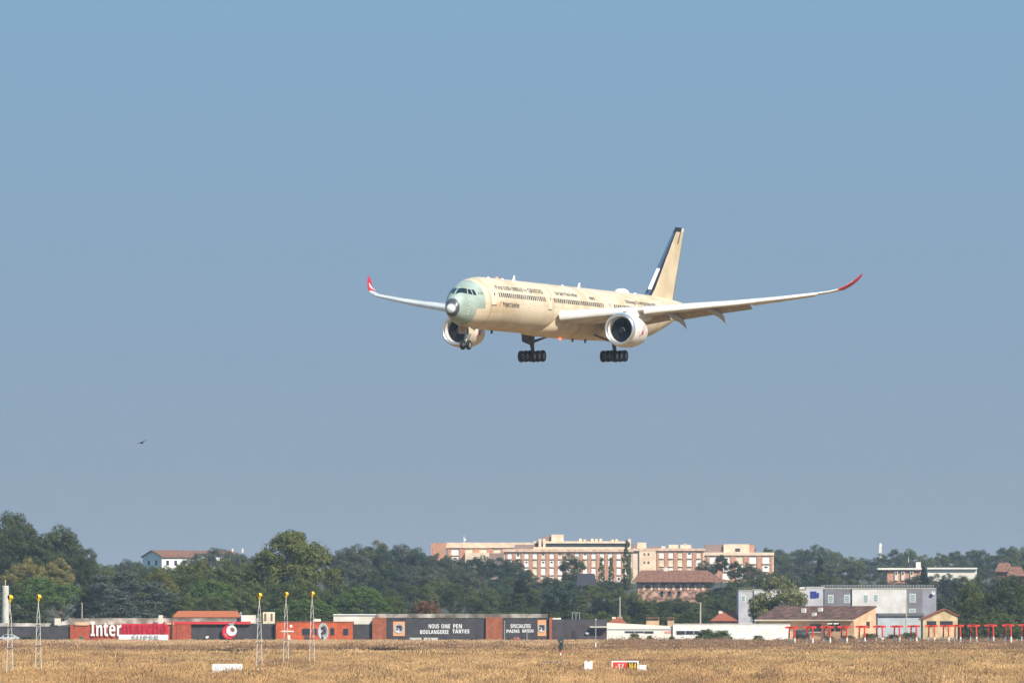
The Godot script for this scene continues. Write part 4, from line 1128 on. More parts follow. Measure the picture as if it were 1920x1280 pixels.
	bx("gutter", ph, Vector3(-L - 0.5, e0 - 0.28, 0.6), Vector3(0.2, e0 - 0.02, 0.82), M.cream_wall)
	for q in [[-16.8, -15.2, 0.5], [-9.2, -6.9, 0.6]]:
		var o := bx("window", ph, Vector3(q[0], e0 - 2.3, -0.05), Vector3(q[1], e0 - 0.9, 0.06), M.dark_frame)
		bx("pane", o, Vector3(q[0] + 0.12, e0 - 2.2, 0.06), Vector3(q[1] - 0.12, e0 - 1.0, 0.08), M.window_glass)
		bx("sill", o, Vector3(q[0] - 0.1, e0 - 2.45, 0), Vector3(q[1] + 0.1, e0 - 2.32, 0.25), M.offwhite)
	for x in [-5.2, -3.9]:
		g = Geo.new(); g.hexa([Vector3(x, e0 - 0.9, 1.0), Vector3(x + 1.0, e0 - 0.9, 1.0), Vector3(x + 1.0, e0 - 0.5, 0.02), Vector3(x, e0 - 0.5, 0.02), Vector3(x, e0 - 0.85, 1.0), Vector3(x + 1.0, e0 - 0.85, 1.0), Vector3(x + 1.0, e0 - 0.42, 0.02), Vector3(x, e0 - 0.42, 0.02)]); part("awning", g, ph, M.offwhite)
		bx("door", ph, Vector3(x + 0.05, e0 - 2.2, 0.0), Vector3(x + 0.95, e0 - 0.6, 0.05), M.dark_frame)
	var ow := bx("window", ph, Vector3(-0.05, e0 - 1.6, -6.6), Vector3(0.06, e0 - 0.4, -5.2), M.dark_frame)
	bx("pane", ow, Vector3(0.06, e0 - 1.5, -6.5), Vector3(0.08, e0 - 0.5, -5.3), M.window_glass)
	for q in [[-13.0, -4.0, 1.6], [-10.0, -5.0, 1.4], [-9.6, -1.5, 1.3]]:
		var yy := lerpf(e0, e1, -q[1] / W)
		bx("chimney", ph, Vector3(q[0], yy - 0.2, q[1] - 0.5), Vector3(q[0] + 0.8, yy + q[2] * 0.7, q[1]), M.offwhite)
	g = Geo.new(); g.lathe([[-2.4, 0.0], [-2.4, 1.3], [0.2, 1.3], [0.2, 0.0]], Vector3(-12.6, 0.6, 3.0), Vector3.RIGHT, 14)
	var tk := thing("dark_tank", Vector3(px_x(1503, 1585), 0, -1585), "dark cylindrical tank before the peach house", "tank")
	g = Geo.new(); g.lathe([[-1.5, 0.0], [-1.5, 0.9], [1.5, 0.9], [1.5, 0.0]], Vector3(0, 1.3, 0), Vector3.RIGHT, 16); part("shell", g, tk, M.black_paint)
	for x in [-1.0, 1.0]: bx("leg", tk, Vector3(x - 0.1, 0, -0.5), Vector3(x + 0.1, 0.6, 0.5), M.black_paint)

func facade(p: Node3D, a: float, b: float, t: float, u: float, d: float, bays: int, floors: int, first: float, step: float):
	# red brick piers between pale window bays; each bay has one shuttered window per floor
	var w := (b - a) / bays
	for i in bays + 1:
		var x := a + w * i
		slab("brick_pier", p, maxf(x - w * 0.2, a), minf(x + w * 0.2, b), t + 2, u, d - 0.35, 0.5, M.apt_brick)
	for i in bays:
		var x := a + w * (i + 0.5)
		for f in floors:
			var y := first + step * f
			var o := slab("window", p, x - w * 0.25, x + w * 0.25, y, y + step * 0.74, d - 0.12, 0.3, M.shutter_white if rng.randf() < 0.75 else M.cream_wall)
			var k := rng.randf()
			if k < 0.3:
				slab("pane", p, x - w * (0.12 if k < 0.4 else 0.0), x + w * 0.12, y + 1.6, y + step * (0.3 if k < 0.25 else 0.45), d - 0.2, 0.06, M.apt_glass).reparent(o)
			slab("balcony", p, x - w * 0.25, x + w * 0.25, y + step * 0.72, y + step * 0.82, d - 0.5, 0.6, M.apt_cream)
	for f in floors: slab("floor_band", p, a, b, first + step * f - 2.2, first + step * f - 1.0, d - 0.2, 0.3, M.apt_peach)
func build_apartments():
	rng.seed = 8
	var d := 2800.0
	var A := house("apartment_block", 805, 1000, d, "apartment block with red brick end wall and cream roof band", "apartment block", "apartment blocks on the hill")
	slab("wall", A, 838, 1000, 1018, 1110, d, 14, M.apt_cream)
	slab("roof_band", A, 836, 1001, 1017, 1027, d - 0.7, 14.5, M.apt_gold)
	facade(A, 840, 998, 1026, 1075, d, 6, 3, 1029, 15)
	var g := Geo.new()
	var q0 := pt(808, 1110, d - 4) - A.position; var q1 := pt(826, 1110, d - 4) - A.position; var dz := Vector3(0, 0, -14)
	var up := Vector3(0, px_y(1018, d) - px_y(1110, d), 0)
	g.hexa([q0, q1, q1 + dz, q0 + dz, q0 + up, q1 + up + Vector3(2.0, 0, 0), q1 + dz + up + Vector3(2, 0, 0), q0 + dz + up]); part("end_wall", g, A, M.apt_brick)
	slab("stair_core", A, 872, 917, 1036, 1090, d - 5, 5, M.apt_gold)
	slab("stair_core", A, 917, 946, 1037, 1090, d - 4, 4, M.apt_brown_and_shade)
	g = Geo.new(); g.tube(pt(870, 1019, d + 4) - A.position, pt(870, 1004, d + 4) - A.position, 0.18, 0.08, 6); g.ball(pt(871, 1012, d + 4) - A.position, Vector3(0.5, 0.5, 0.3), 8); part("aerial", g, A, M.offwhite)
	var B := house("apartment_block", 945, 1186, d - 40, "longest apartment block with dark glazed attic and rooftop chimneys", "apartment block", "apartment blocks on the hill")
	var db := d - 40
	slab("wall", B, 945, 1186, 1032, 1115, db, 14, M.apt_cream)
	slab("roof_band", B, 943, 1188, 1029, 1034.5, db - 0.8, 15, M.apt_peach)
	slab("attic", B, 1003, 1180, 1017, 1030, db + 3, 8, M.apt_glass)
	slab("attic_parapet", B, 1000, 1181, 1014.5, 1018.5, db + 2.5, 9, M.apt_gold)
	slab("attic_parapet", B, 1000, 1181, 1025.5, 1030, db + 1, 9, M.apt_gold)
	for x in span(1014, 1168, 9): slab("attic_mullion", B, x, x + 1.6, 1018, 1026, db + 2.7, 0.4, M.apt_slate)
	slab("attic", B, 965, 1003, 1021, 1030, db + 2, 8, M.apt_brown_and_shade)
	slab("penthouse", B, 1016, 1036, 1005, 1016, db + 5, 5, M.apt_brown_and_shade)
	slab("penthouse", B, 1034, 1057, 1002, 1016, db + 4, 5, M.apt_gold)
	for x in [1010, 1018, 1178]: slab("stair_tower", B, x, x + 5, 1010, 1032, db + 1.5, 2, M.apt_gold)
	for x in [1086, 1094, 1108, 1116, 1124, 1146, 1154]: slab("chimney", B, x, x + 5, 1009.5 + rng.randf() * 2, 1015, db + 6, 1.2, M.apt_gold)
	for x in [1091, 1104, 1120, 1150]: slab("chimney", B, x, x + 3, 1010, 1015, db + 7, 1.0, M.apt_brown_and_shade)
	facade(B, 948, 1184, 1033, 1110, db, 15, 5, 1036, 15)
	var C := house("apartment_block", 1186, 1321, d - 20, "apartment block with a plain cream bay of paired dark windows", "apartment block", "apartment blocks on the hill")
	var dc := d - 20
	slab("wall", C, 1187, 1321, 1030, 1100, dc, 14, M.apt_cream)
	slab("roof_band", C, 1186, 1322, 1028, 1032.5, dc - 0.8, 15, M.apt_peach)
	slab("plain_bay", C, 1199, 1230, 1032, 1090, dc - 0.7, 1, M.apt_gold)
	for x in [1206, 1213.5]:
		for y in [1036, 1051.5]: window(C, x, x + 5, y, y + 6, dc - 0.7, M.apt_gold, M.apt_glass)
	facade(C, 1232, 1319, 1032, 1100, dc, 5, 4, 1035, 15)
	for q in [[1195, 1212, 1017, 1030, M.apt_gold], [1186, 1194, 1020, 1030, M.apt_brown_and_shade], [1220, 1236, 1024, 1030, M.apt_brown_and_shade], [1254, 1272, 1021, 1030, M.apt_gold], [1276, 1296, 1021, 1030, M.apt_gold], [1240, 1248, 1024, 1030, M.apt_gold], [1283, 1287, 1019, 1022, M.apt_gold]]: slab("roof_house", C, q[0], q[1], q[2], q[3], dc + 4, 5, q[4])
	var E := house("apartment_block", 1321, 1451, d, "apartment block with a big brown and cream rooftop box", "apartment block", "apartment blocks on the hill")
	slab("wall", E, 1322, 1451, 1037, 1110, d + 4, 14, M.apt_cream)
	slab("roof_band", E, 1321, 1452, 1035.5, 1041, d + 3.4, 15, M.apt_gold)
	slab("rooftop_box", E, 1322, 1357, 1021, 1037, d + 7, 6, M.apt_brown_and_shade)
	slab("rooftop_box", E, 1357, 1405, 1020, 1037, d + 6, 7, M.apt_gold)
	slab("rooftop_box", E, 1405, 1415, 1021, 1037, d + 6.2, 6, M.apt_brick)
	slab("vent_grille", E, 1379, 1388, 1028, 1034, d + 5.9, 0.3, M.apt_glass)
	facade(E, 1325, 1449, 1041, 1100, d + 4, 5, 4, 1045, 15)
	# tile-roofed hall
	var H := house("tiled_hall", 1190, 1360, 2350, "long pink hall with a hipped brown tiled roof", "building")
	var dh := 2350.0
	slab("wall", H, 1196, 1330, 1090, 1140, dh, 12, M.apt_pink)
	g = Geo.new()
	var a := pt(1186, 1091, dh - 1.5) - H.position; var b := pt(1364, 1091, dh - 1.5) - H.position
	var ry := px_y(1069, dh + 6) - H.position.y
	g.hexa([a, b, b + Vector3(0, 0, -15), a + Vector3(0, 0, -15), Vector3(a.x + 2.5, ry, a.z - 7), Vector3(b.x - 5.5, ry, a.z - 7), Vector3(b.x - 5.5, ry, a.z - 7.6), Vector3(a.x + 2.5, ry, a.z - 7.6)]); part("roof", g, H, M.brown_tile)
	slab("eave", H, 1192, 1334, 1091, 1093, dh - 0.9, 0.9, M.apt_brown_and_shade)
	for x in span(1206, 1316, 8): slab("window", H, x, x + 4, 1096, 1106, dh - 0.08, 0.3, M.apt_gold)
	for x in [1238, 1252, 1270]:
		g = Geo.new(); g.box(pt(x, 1118, dh - 0.1) - H.position, pt(x + 6, 1110, dh) - H.position); g.lathe([[0, 0.0], [0, 0.44], [0.1, 0.44], [0.1, 0.0]], pt(x + 3, 1110, dh) - H.position, Vector3.BACK, 14); part("arched_window", g, H, M.apt_glass)
	for q in [[1245, 1253, 1064, 1072], [1237, 1243, 1066, 1072]]: slab("chimney", H, q[0], q[1], q[2], q[3], dh + 5, 1.5, M.offwhite if q[0] > 1240 else M.apt_brown_and_shade)
	var dk := house("dark_roof_house", 1080, 1118, 2400, "house with dark purple-grey roof below the long apartment block", "house")
	g = Geo.new()
	a = pt(1080, 1098, 2400) - dk.position; b = pt(1119, 1098, 2400) - dk.position; ry = px_y(1075, 2403) - dk.position.y
	g.hexa([a, b, b + Vector3(0, 0, -9), a + Vector3(0, 0, -9), Vector3(a.x + 0.8, ry, a.z - 4), Vector3(b.x - 0.6, ry, a.z - 4), Vector3(b.x - 0.6, ry, a.z - 5), Vector3(a.x + 0.8, ry, a.z - 5)]); part("roof", g, dk, M.apt_slate)
	slab("wall", dk, 1083, 1116, 1098, 1125, 2401, 7, M.apt_pink)
	# white hillside house with a shaded gable
	var V := thing("hillside_house", Vector3(px_x(303, 2650), hill(0, 2650), -2650), "white hillside house with brown tiled roof above the trees", "house", "", deg_to_rad(35))
	var y0 := px_y(1070, 2650) - V.position.y; var y1 := px_y(1044, 2650) - V.position.y; var y2 := px_y(1033, 2650) - V.position.y
	g = Geo.new(); g.hexa([Vector3(0, y0, 0), Vector3(12.5, y0, 0), Vector3(12.5, y0, -11), Vector3(0, y0, -11), Vector3(0, y1, 0), Vector3(12.5, y1, 0), Vector3(12.5, y1, -11), Vector3(0, y1, -11)]); g.tri(Vector3(0, y1, -11), Vector3(0, y1, 0), Vector3(0, y2, -5.5)); part("wall", g, V, M.white_wall)
	for q in [[0.6, -5.5], [-11.6, -5.5]]:
		g = Geo.new()
		var lo := Vector3(-0.4, y1 - 0.15, q[0]); var hi := Vector3(-0.4, y2 + 0.05, q[1]); var lx := Vector3(13.4, 0, 0); var th := Vector3(0, 0.3, 0)
		g.hexa([lo, lo + lx, hi + lx, hi, lo + th, lo + lx + th, hi + lx + th, hi + th]); part("roof", g, V, M.brown_tile)
	for x in [1.6, 4.6, 7.6, 10.4]: bx("window", V, Vector3(x, y1 - 2.6, 0.0), Vector3(x + 1.0, y1 - 1.1, 0.06), M.window_glass)
	for z in [-3.2, -7.4]: bx("window", V, Vector3(-0.06, y1 - 2.6, z - 0.6), Vector3(0.0, y1 - 1.1, z + 0.6), M.window_glass)
	var V2 := house("long_roof_house", 350, 442, 2720, "long brown roof stretching behind the hillside trees", "house")
	slab("wall", V2, 354, 438, 1037, 1075, 2720, 9, M.white_wall)
	g = Geo.new(); a = pt(350, 1038, 2719) - V2.position; b = pt(442, 1038, 2719) - V2.position; ry = px_y(1032, 2724) - V2.position.y
	g.hexa([a, b, b + Vector3(0, 0, -10), a + Vector3(0, 0, -10), Vector3(a.x + 1, ry, a.z - 5), Vector3(b.x - 1, ry, a.z - 5), Vector3(b.x - 1, ry, a.z - 5.4), Vector3(a.x + 1, ry, a.z - 5.4)]); part("roof", g, V2, M.brown_tile)
	for x in [434, 453]: slab("chimney", V2, x, x + 3, 1028, 1036, 2722, 1, M.offwhite)
	# flats on the far slope
	var R := house("far_flats", 1648, 1728, 2700, "red brick and white flats with a dark roof tower", "flats")
	slab("wall", R, 1664, 1727, 1068, 1100, 2700, 10, M.apt_brick)
	slab("roof_edge", R, 1646, 1729, 1064.5, 1068, 2699, 12, M.offwhite)
	for x in [1678, 1690.5, 1707]:
		var o := slab("window", R, x, x + 6, 1070, 1088, 2699.6, 0.5, M.offwhite)
		slab("pane", R, x + 1.5, x + 4.5, 1072, 1077, 2699.5, 0.2, M.apt_glass).reparent(o)
	slab("roof_tower", R, 1702, 1716, 1054, 1065, 2703, 4, M.apt_slate)
	slab("stair_tower", R, 1718, 1727, 1053.5, 1067, 2702, 3, M.offwhite)
	g = Geo.new(); g.tube(pt(1704, 1054, 2704) - R.position, pt(1704, 1044, 2704) - R.position, 0.12, 0.06, 6); part("aerial", g, R, M.offwhite)
	var R2 := house("far_flats", 1740, 1830, 2750, "long low white flats half behind trees", "flats")
	slab("wall", R2, 1740, 1832, 1066.5, 1095, 2750, 10, M.offwhite)
	slab("roof_edge", R2, 1739, 1833, 1064, 1067, 2749, 12, M.offwhite)
	for q in [[1866, 1902, 1055, 1072, 2680, "dark brick house with brown roof on the far slope"], [1888, 1925, 1062, 1080, 2600, "brick house with brown roof in front of its twin on the slope"]]:
		var o := house("brick_house", q[0], q[1], q[4], q[5], "house")
		slab("wall", o, q[0] + 3, q[1] - 2, q[3] - 1, q[3] + 22, q[4], 8, M.apt_brick_dark)
		g = Geo.new(); a = pt(q[0], q[3], q[4] - 1) - o.position; b = pt(q[1], q[3], q[4] - 1) - o.position; ry = px_y(q[2], q[4] + 4) - o.position.y
		g.hexa([a, b, b + Vector3(0, 0, -10), a + Vector3(0, 0, -10), Vector3(a.x + 1.5, ry, a.z - 5), Vector3(b.x - 1.2, ry, a.z - 5), Vector3(b.x - 1.2, ry, a.z - 5.4), Vector3(a.x + 1.5, ry, a.z - 5.4)]); part("roof", g, o, M.brown_tile)
	var tw := thing("church_tower", Vector3(px_x(1651, 3450), hill(0, 3450), -3450), "thin pale tower poking above the far ridge", "tower")
	g = Geo.new(); var ty := px_y(1022, 3450) - tw.position.y
	g.box(Vector3(-0.55, 0, -0.55), Vector3(0.55, ty, 0.55)); part("shaft", g, tw, M.offwhite)
	g = Geo.new(); g.lathe([[0, 0.85], [1.2, 0.0]], Vector3(0, ty, 0), Vector3.UP, 4); part("cap", g, tw, M.offwhite)
	# white round column left of the supermarket
	var cl := thing("white_column", Vector3(px_x(9.5, 1640), 0, -1640), "tall plain white column with a lamp tip behind the supermarket", "column")
	ty = px_y(1098, 1640)
	g = Geo.new(); g.lathe([[0, 0.72], [ty - 0.2, 0.66], [ty, 0.58], [ty, 0.0]], Vector3.ZERO, Vector3.UP, 20); part("shaft", g, cl, M.concrete)
	g = Geo.new(); g.tube(Vector3(0, ty, 0), Vector3(0, ty + 1.0, 0), 0.07, 0.05, 6); g.ball(Vector3(0, ty + 0.95, 0), Vector3(0.14, 0.14, 0.14), 8); part("tip", g, cl, M.cream_wall)
	# poles
	for q in [[153, 1131, 1690, 0.12, "grey pole behind the supermarket roof", false], [1162, 1118, 1660, 0.14, "pale pole on a chimney stack among dark trees", true], [1313, 1130, 1640, 0.18, "wooden pole standing above the white wall", false], [1699.5, 1128, 1618, 0.13, "wooden power pole before the pale annex", false]]:
		var p := thing("pole", Vector3(px_x(q[0], q[2]), 0, -q[2]), q[4], "pole")
		var yt := px_y(q[1], q[2])
		g = Geo.new(); g.tube(Vector3.ZERO, Vector3(0.05, yt, 0), q[3] * 1.2, q[3] * 0.8, 8); part("post", g, p, M.pale_wood)
		if q[5]: bx("stack", p, Vector3(-0.5, 0, -0.5), Vector3(0.5, px_y(1156, q[2]), 0.5), M.concrete)
		else: bx("cap", p, Vector3(-0.2, yt - 0.05, -0.12), Vector3(0.2, yt + 0.08, 0.12), M.pale_wood)

# ---------------------------------------------------------------- airfield things
func build_airfield():
	var g: Geo
	# approach light masts
	var i := 0
	for q in [[18, 1118, 590], [71.5, 1117, 628], [486, 1114, 676], [536, 1112, 732], [585, 1111, 762]]:
		var d: float = q[2]
		var m := thing("approach_mast", Vector3(px_x(q[0], d), 0, -d), "thin two-legged lattice mast with a yellow lamp head in dry grass", "light mast", "approach light masts")
		var top := px_y(q[1], d)
		var hj := top - 0.75
		for s in [-1.0, 1.0]:
			g = Geo.new()
			g.tube(Vector3(s * 0.24, 0, 0), Vector3(s * 0.1, hj - 0.7, 0), 0.025, 0.022, 6); g.tube(Vector3(s * 0.1, hj - 0.7, 0), Vector3(0, hj, 0), 0.022, 0.022, 6)
			part("leg", g, m, M.mast_white)
		g = Geo.new(); g.tube(Vector3(0, hj - 0.02, 0), Vector3(0, top - 0.3, 0), 0.035, 0.03, 6); part("pole", g, m, M.mast_white)
		for k in 6:
			var y := hj * (0.1 + 0.13 * k)
			var w := lerpf(0.24, 0.1, y / (hj - 0.7))
			g = Geo.new(); g.tube(Vector3(-w, y, 0), Vector3(w * 0.85, y + hj * 0.13, 0), 0.012, 0.012, 4, false); part("brace", g, m, M.mast_white)
		for y in [hj * 0.42, hj * 0.72]:
			var w := lerpf(0.26, 0.12, y / (hj - 0.7))
			g = Geo.new(); g.box(Vector3(-w, y - 0.035, -0.05), Vector3(w, y + 0.035, 0.05)); part("clamp", g, m, M.gear_dark)
		g = Geo.new(); g.lathe([[-0.02, 0.0], [0.0, 0.07], [0.18, 0.1], [0.24, 0.12], [0.28, 0.0]], Vector3(0, top - 0.42, 0), Vector3.UP, 12); part("lamp_base", g, m, M.yellow)
		g = Geo.new(); g.lathe([[-0.2, 0.0], [-0.19, 0.1], [-0.08, 0.17], [0.06, 0.17], [0.16, 0.14]], Vector3(0.03, top - 0.06, 0.0), Vector3(-0.75, 0.1, 0.65).normalized(), 14); var hd := part("lamp_head", g, m, M.yellow)
		g = Geo.new(); g.lathe([[0.1, 0.145], [0.13, 0.1], [0.14, 0.0]], Vector3(0.03, top - 0.06, 0.0), Vector3(-0.75, 0.1, 0.65).normalized(), 14); part("lens", g, hd, M.dark_glass)
	# red localizer aerials in a row
	var xs := [1485, 1518.5, 1551, 1583, 1616.5, 1649.5, 1682, 1713.5, 1747, 1774, 1796, 1826, 1858, 1891, 1922]
	for k in xs.size():
		var t := float(k) / (xs.size() - 1)
		var d := lerpf(1310, 1440, t)
		var a := thing("antenna_frame", Vector3(px_x(xs[k], d), 0, -d), "red landing-system aerial on two posts with white feet", "aerial", "row of red aerials")
		var top := px_y(lerpf(1176, 1171.5, t), d)
		var hw := 0.42 + 0.02 * (k % 3)
		for s in [-1.0, 1.0]:
			var z: float = s * 0.5
			g = Geo.new(); g.tube(Vector3(s * hw, 1.3, z), Vector3(s * hw * 0.85, top, z), 0.13, 0.12, 8); var po := part("post", g, a, M.signal_red)
			g = Geo.new(); g.tube(Vector3(s * hw, 0, z), Vector3(s * hw, 1.3, z), 0.16, 0.13, 8); part("white_foot", g, po, M.white)
		g = Geo.new(); g.box(Vector3(-1.02, top - 0.17, -0.62), Vector3(1.05, top + 0.15, -0.4)); g.box(Vector3(-0.98, top - 0.14, 0.4), Vector3(0.98, top + 0.12, 0.6)); part("crossbar", g, a, M.signal_red)
		g = Geo.new(); g.box(Vector3(-0.08, top + 0.1, -0.7), Vector3(0.08, top + 0.2, 1.6)); part("boom", g, a, M.signal_red)
		for e in 4: bx("rod", a, Vector3(-0.7 + 0.08 * e, top + 0.12, -0.3 + 0.5 * e), Vector3(0.7 - 0.08 * e, top + 0.17, -0.26 + 0.5 * e), M.signal_red)
	# taxiway sign
	var d := 640.0
	var s := thing("taxiway_sign", Vector3(px_x(1172, d), 0, -d), "red and black airfield sign with white frame in dry grass", "sign")
	var gy := Vector3(0, 0, 0)
	slab("frame", s, 1147, 1197.5, 1238.5, 1256, d, 0.25, M.white)
	slab("red_panel", s, 1149.5, 1176.5, 1241, 1255, d - 0.02, 0.05, M.signal_red)
	slab("black_panel", s, 1176.5, 1195, 1241, 1255, d - 0.02, 0.05, M.black_paint)
	flat_text(s, "-17", pt(1154, 1252.5, d - 0.03) - s.position, 0.62, 0.34, true, M.white)
	flat_text(s, "M", pt(1179, 1253, d - 0.03) - s.position, 0.3, 0.42, true, M.yellow)
	flat_text(s, "4", pt(1187.5, 1253, d - 0.03) - s.position, 0.24, 0.42, true, M.yellow)
	for px in [1152, 1172, 1192]: slab("leg", s, px - 0.8, px + 0.8, 1255.5, HORIZON + EYE * LENS / d, d + 0.12, 0.05, M.grey_metal)
	for q in [[1205.5, 13, 1246, 1256, 640, "small white box beside the red and black sign"], [1103.5, 15, 1239, 1254, 618, "plain white marker board on a post in the grass"]]:
		var o := thing("marker_board", Vector3(px_x(q[0], q[4]), 0, -q[4]), q[5], "marker board")
		slab("board", o, q[0] - q[1] / 2.0, q[0] + q[1] / 2.0, q[2], q[3], q[4], 0.2, M.white)
		slab("post", o, q[0] - 1, q[0] + 1, q[3], 1163 + 64000.0 / q[4], q[4] + 0.05, 0.08, M.grey_metal)
		if q[1] > 14: slab("clip", o, q[0] - 2, q[0] + 2, q[2] - 0.4, q[2] + 1.5, q[4] - 0.02, 0.24, M.grey_metal)
	var d2 := 606.0
	var wp := thing("white_board", Vector3(px_x(425, d2), 0, -d2), "long white board with faint grey letters in dry grass", "sign")
	slab("board", wp, 398, 454, 1244.5, 1262, d2, 0.15, M.white)
	flat_text(wp, "NOTPSM", pt(401.5, 1259, d2 - 0.01) - wp.position, 1.9, 0.4, true, M.pale_ink)
	for px in [404, 426, 448]: slab("leg", wp, px - 0.8, px + 0.8, 1262, HORIZON + EYE * LENS / d2, d2 + 0.04, 0.06, M.grey_metal)
	var eb := thing("marker_box", Vector3(px_x(487, 640), 0, -640.0), "small white and red marker box at a mast's foot", "marker box")
	bx("white_side", eb, Vector3(-0.25, 0, -0.2), Vector3(0.02, 0.42, 0.2), M.white)
	bx("red_side", eb, Vector3(0.02, 0, -0.19), Vector3(0.36, 0.44, 0.19), M.pink)
	# leafy marker on a red and white post
	var cm := thing("marker_post", Vector3(px_x(1051, 900), 0, -900), "blue-grey leafy clump on a short red and white post", "marker")
	g = Geo.new()
	rng.seed = 40
	for k in 46:
		var t := rng.randf()
		var w := 0.4 * pow(sin(PI * clampf(0.1 + t * 0.8, 0, 1)), 1.2) * (0.6 + 0.5 * t)
		var an := rng.randf() * TAU
		var rr := w * sqrt(rng.randf())
		clump(g, Vector3(cos(an) * rr + 0.08 * t, 0.8 + 1.35 * t, sin(an) * rr), Vector3(0.08, 0.16, 0.08), 26, 0.05)
	part("foliage", g, cm, M.cover_blue)
	for k in 3:
		g = Geo.new(); g.tube(Vector3(0, 0.3 * k, 0), Vector3(0, 0.3 * (k + 1), 0), 0.07, 0.07, 8); part("post", g, cm, M.white if k % 2 else M.signal_red)
	# thin mast
	var tm := thing("thin_mast", Vector3(px_x(1117, 1120), 0, -1120), "thin grey mast with white foot before the plum-grey store", "mast")
	g = Geo.new(); g.tube(Vector3(0, 1.1, 0), Vector3(0, px_y(1162, 1120), 0), 0.07, 0.06, 8); part("shaft", g, tm, M.grey_metal)
	g = Geo.new(); g.tube(Vector3(0, 0, 0), Vector3(-0.02, 1.1, 0), 0.1, 0.08, 8); part("foot", g, tm, M.white)
	g = Geo.new(); g.ball(Vector3(0, px_y(1162, 1120), 0), Vector3(0.14, 0.2, 0.14), 8); part("head", g, tm, M.grey_metal)
	for q in [[946, 1165, 1560, "thin lamp post before the bakery's second slogan"], [988, 1185, 1560, "short thin post before the bakery's second slogan"]]:
		var lp := thing("lamp_post", Vector3(px_x(q[0], q[2]), 0, -q[2]), q[3], "post")
		g = Geo.new(); g.tube(Vector3.ZERO, Vector3(0, px_y(q[1], q[2]), 0), 0.09, 0.07, 8); part("shaft", g, lp, M.grey_metal)
		g = Geo.new(); g.ball(Vector3(0, px_y(q[1], q[2]), 0), Vector3(0.2, 0.1, 0.2), 8); part("head", g, lp, M.grey_metal)
	var fb := thing("flower_bush", Vector3(px_x(968, 1570), 0, -1570), "small pink flowering bush before the bakery", "bush")
	var c := part("crown", protos["bush0"][0], fb); c.scale = Vector3(1.5, 1.0, 1.5); c.set_surface_override_material(0, M.pink)
	# concrete slab in the grass
	var cs := Geo.new(); cs.box(Vector3(px_x(1003, 775), -0.1, -790), Vector3(px_x(1072, 775), 0.22, -760))
	structure("pavement", cs, M.concrete_dark)
	# bird
	var bd := thing("bird", pt(265, 830, 500), "small black bird gliding low in the empty sky", "bird", "", 0.5)
	g = Geo.new()
	var br := []
	for q in [[-0.15, 0.005], [-0.1, 0.02], [0.0, 0.035], [0.09, 0.03], [0.13, 0.02], [0.17, 0.004]]:
		var ring := PackedVector3Array()
		for j in 9: ring.append(Vector3(cos(TAU * j / 8) * q[1], sin(TAU * j / 8) * q[1] * 0.9, q[0]))
		br.append(ring)
	g.loft(br, true, false)
	part("body", g, bd, M.bird_black)
	bd.scale = Vector3(1.1, 2.2, 1.1)
	for s2 in [-1.0, 1.0]:
		g = Geo.new()
		var wr := []
		for q in [[0.0, 0.0, 0.07, 0.0], [0.1, 0.02, 0.065, -0.01], [0.18, 0.055, 0.05, 0.0], [0.25, 0.085, 0.012, 0.03]]:
			var yy: float = q[1] * (1.0 if s2 > 0 else -0.15)
			wr.append(PackedVector3Array([Vector3(s2 * q[0], yy, q[3] - q[2]), Vector3(s2 * q[0], yy + 0.008, q[3]), Vector3(s2 * q[0], yy, q[3] + q[2]), Vector3(s2 * q[0], yy - 0.008, q[3]), Vector3(s2 * q[0], yy, q[3] - q[2])]))
		g.loft(wr, true, s2 > 0, true, true)
		part("wing", g, bd, M.bird_black)

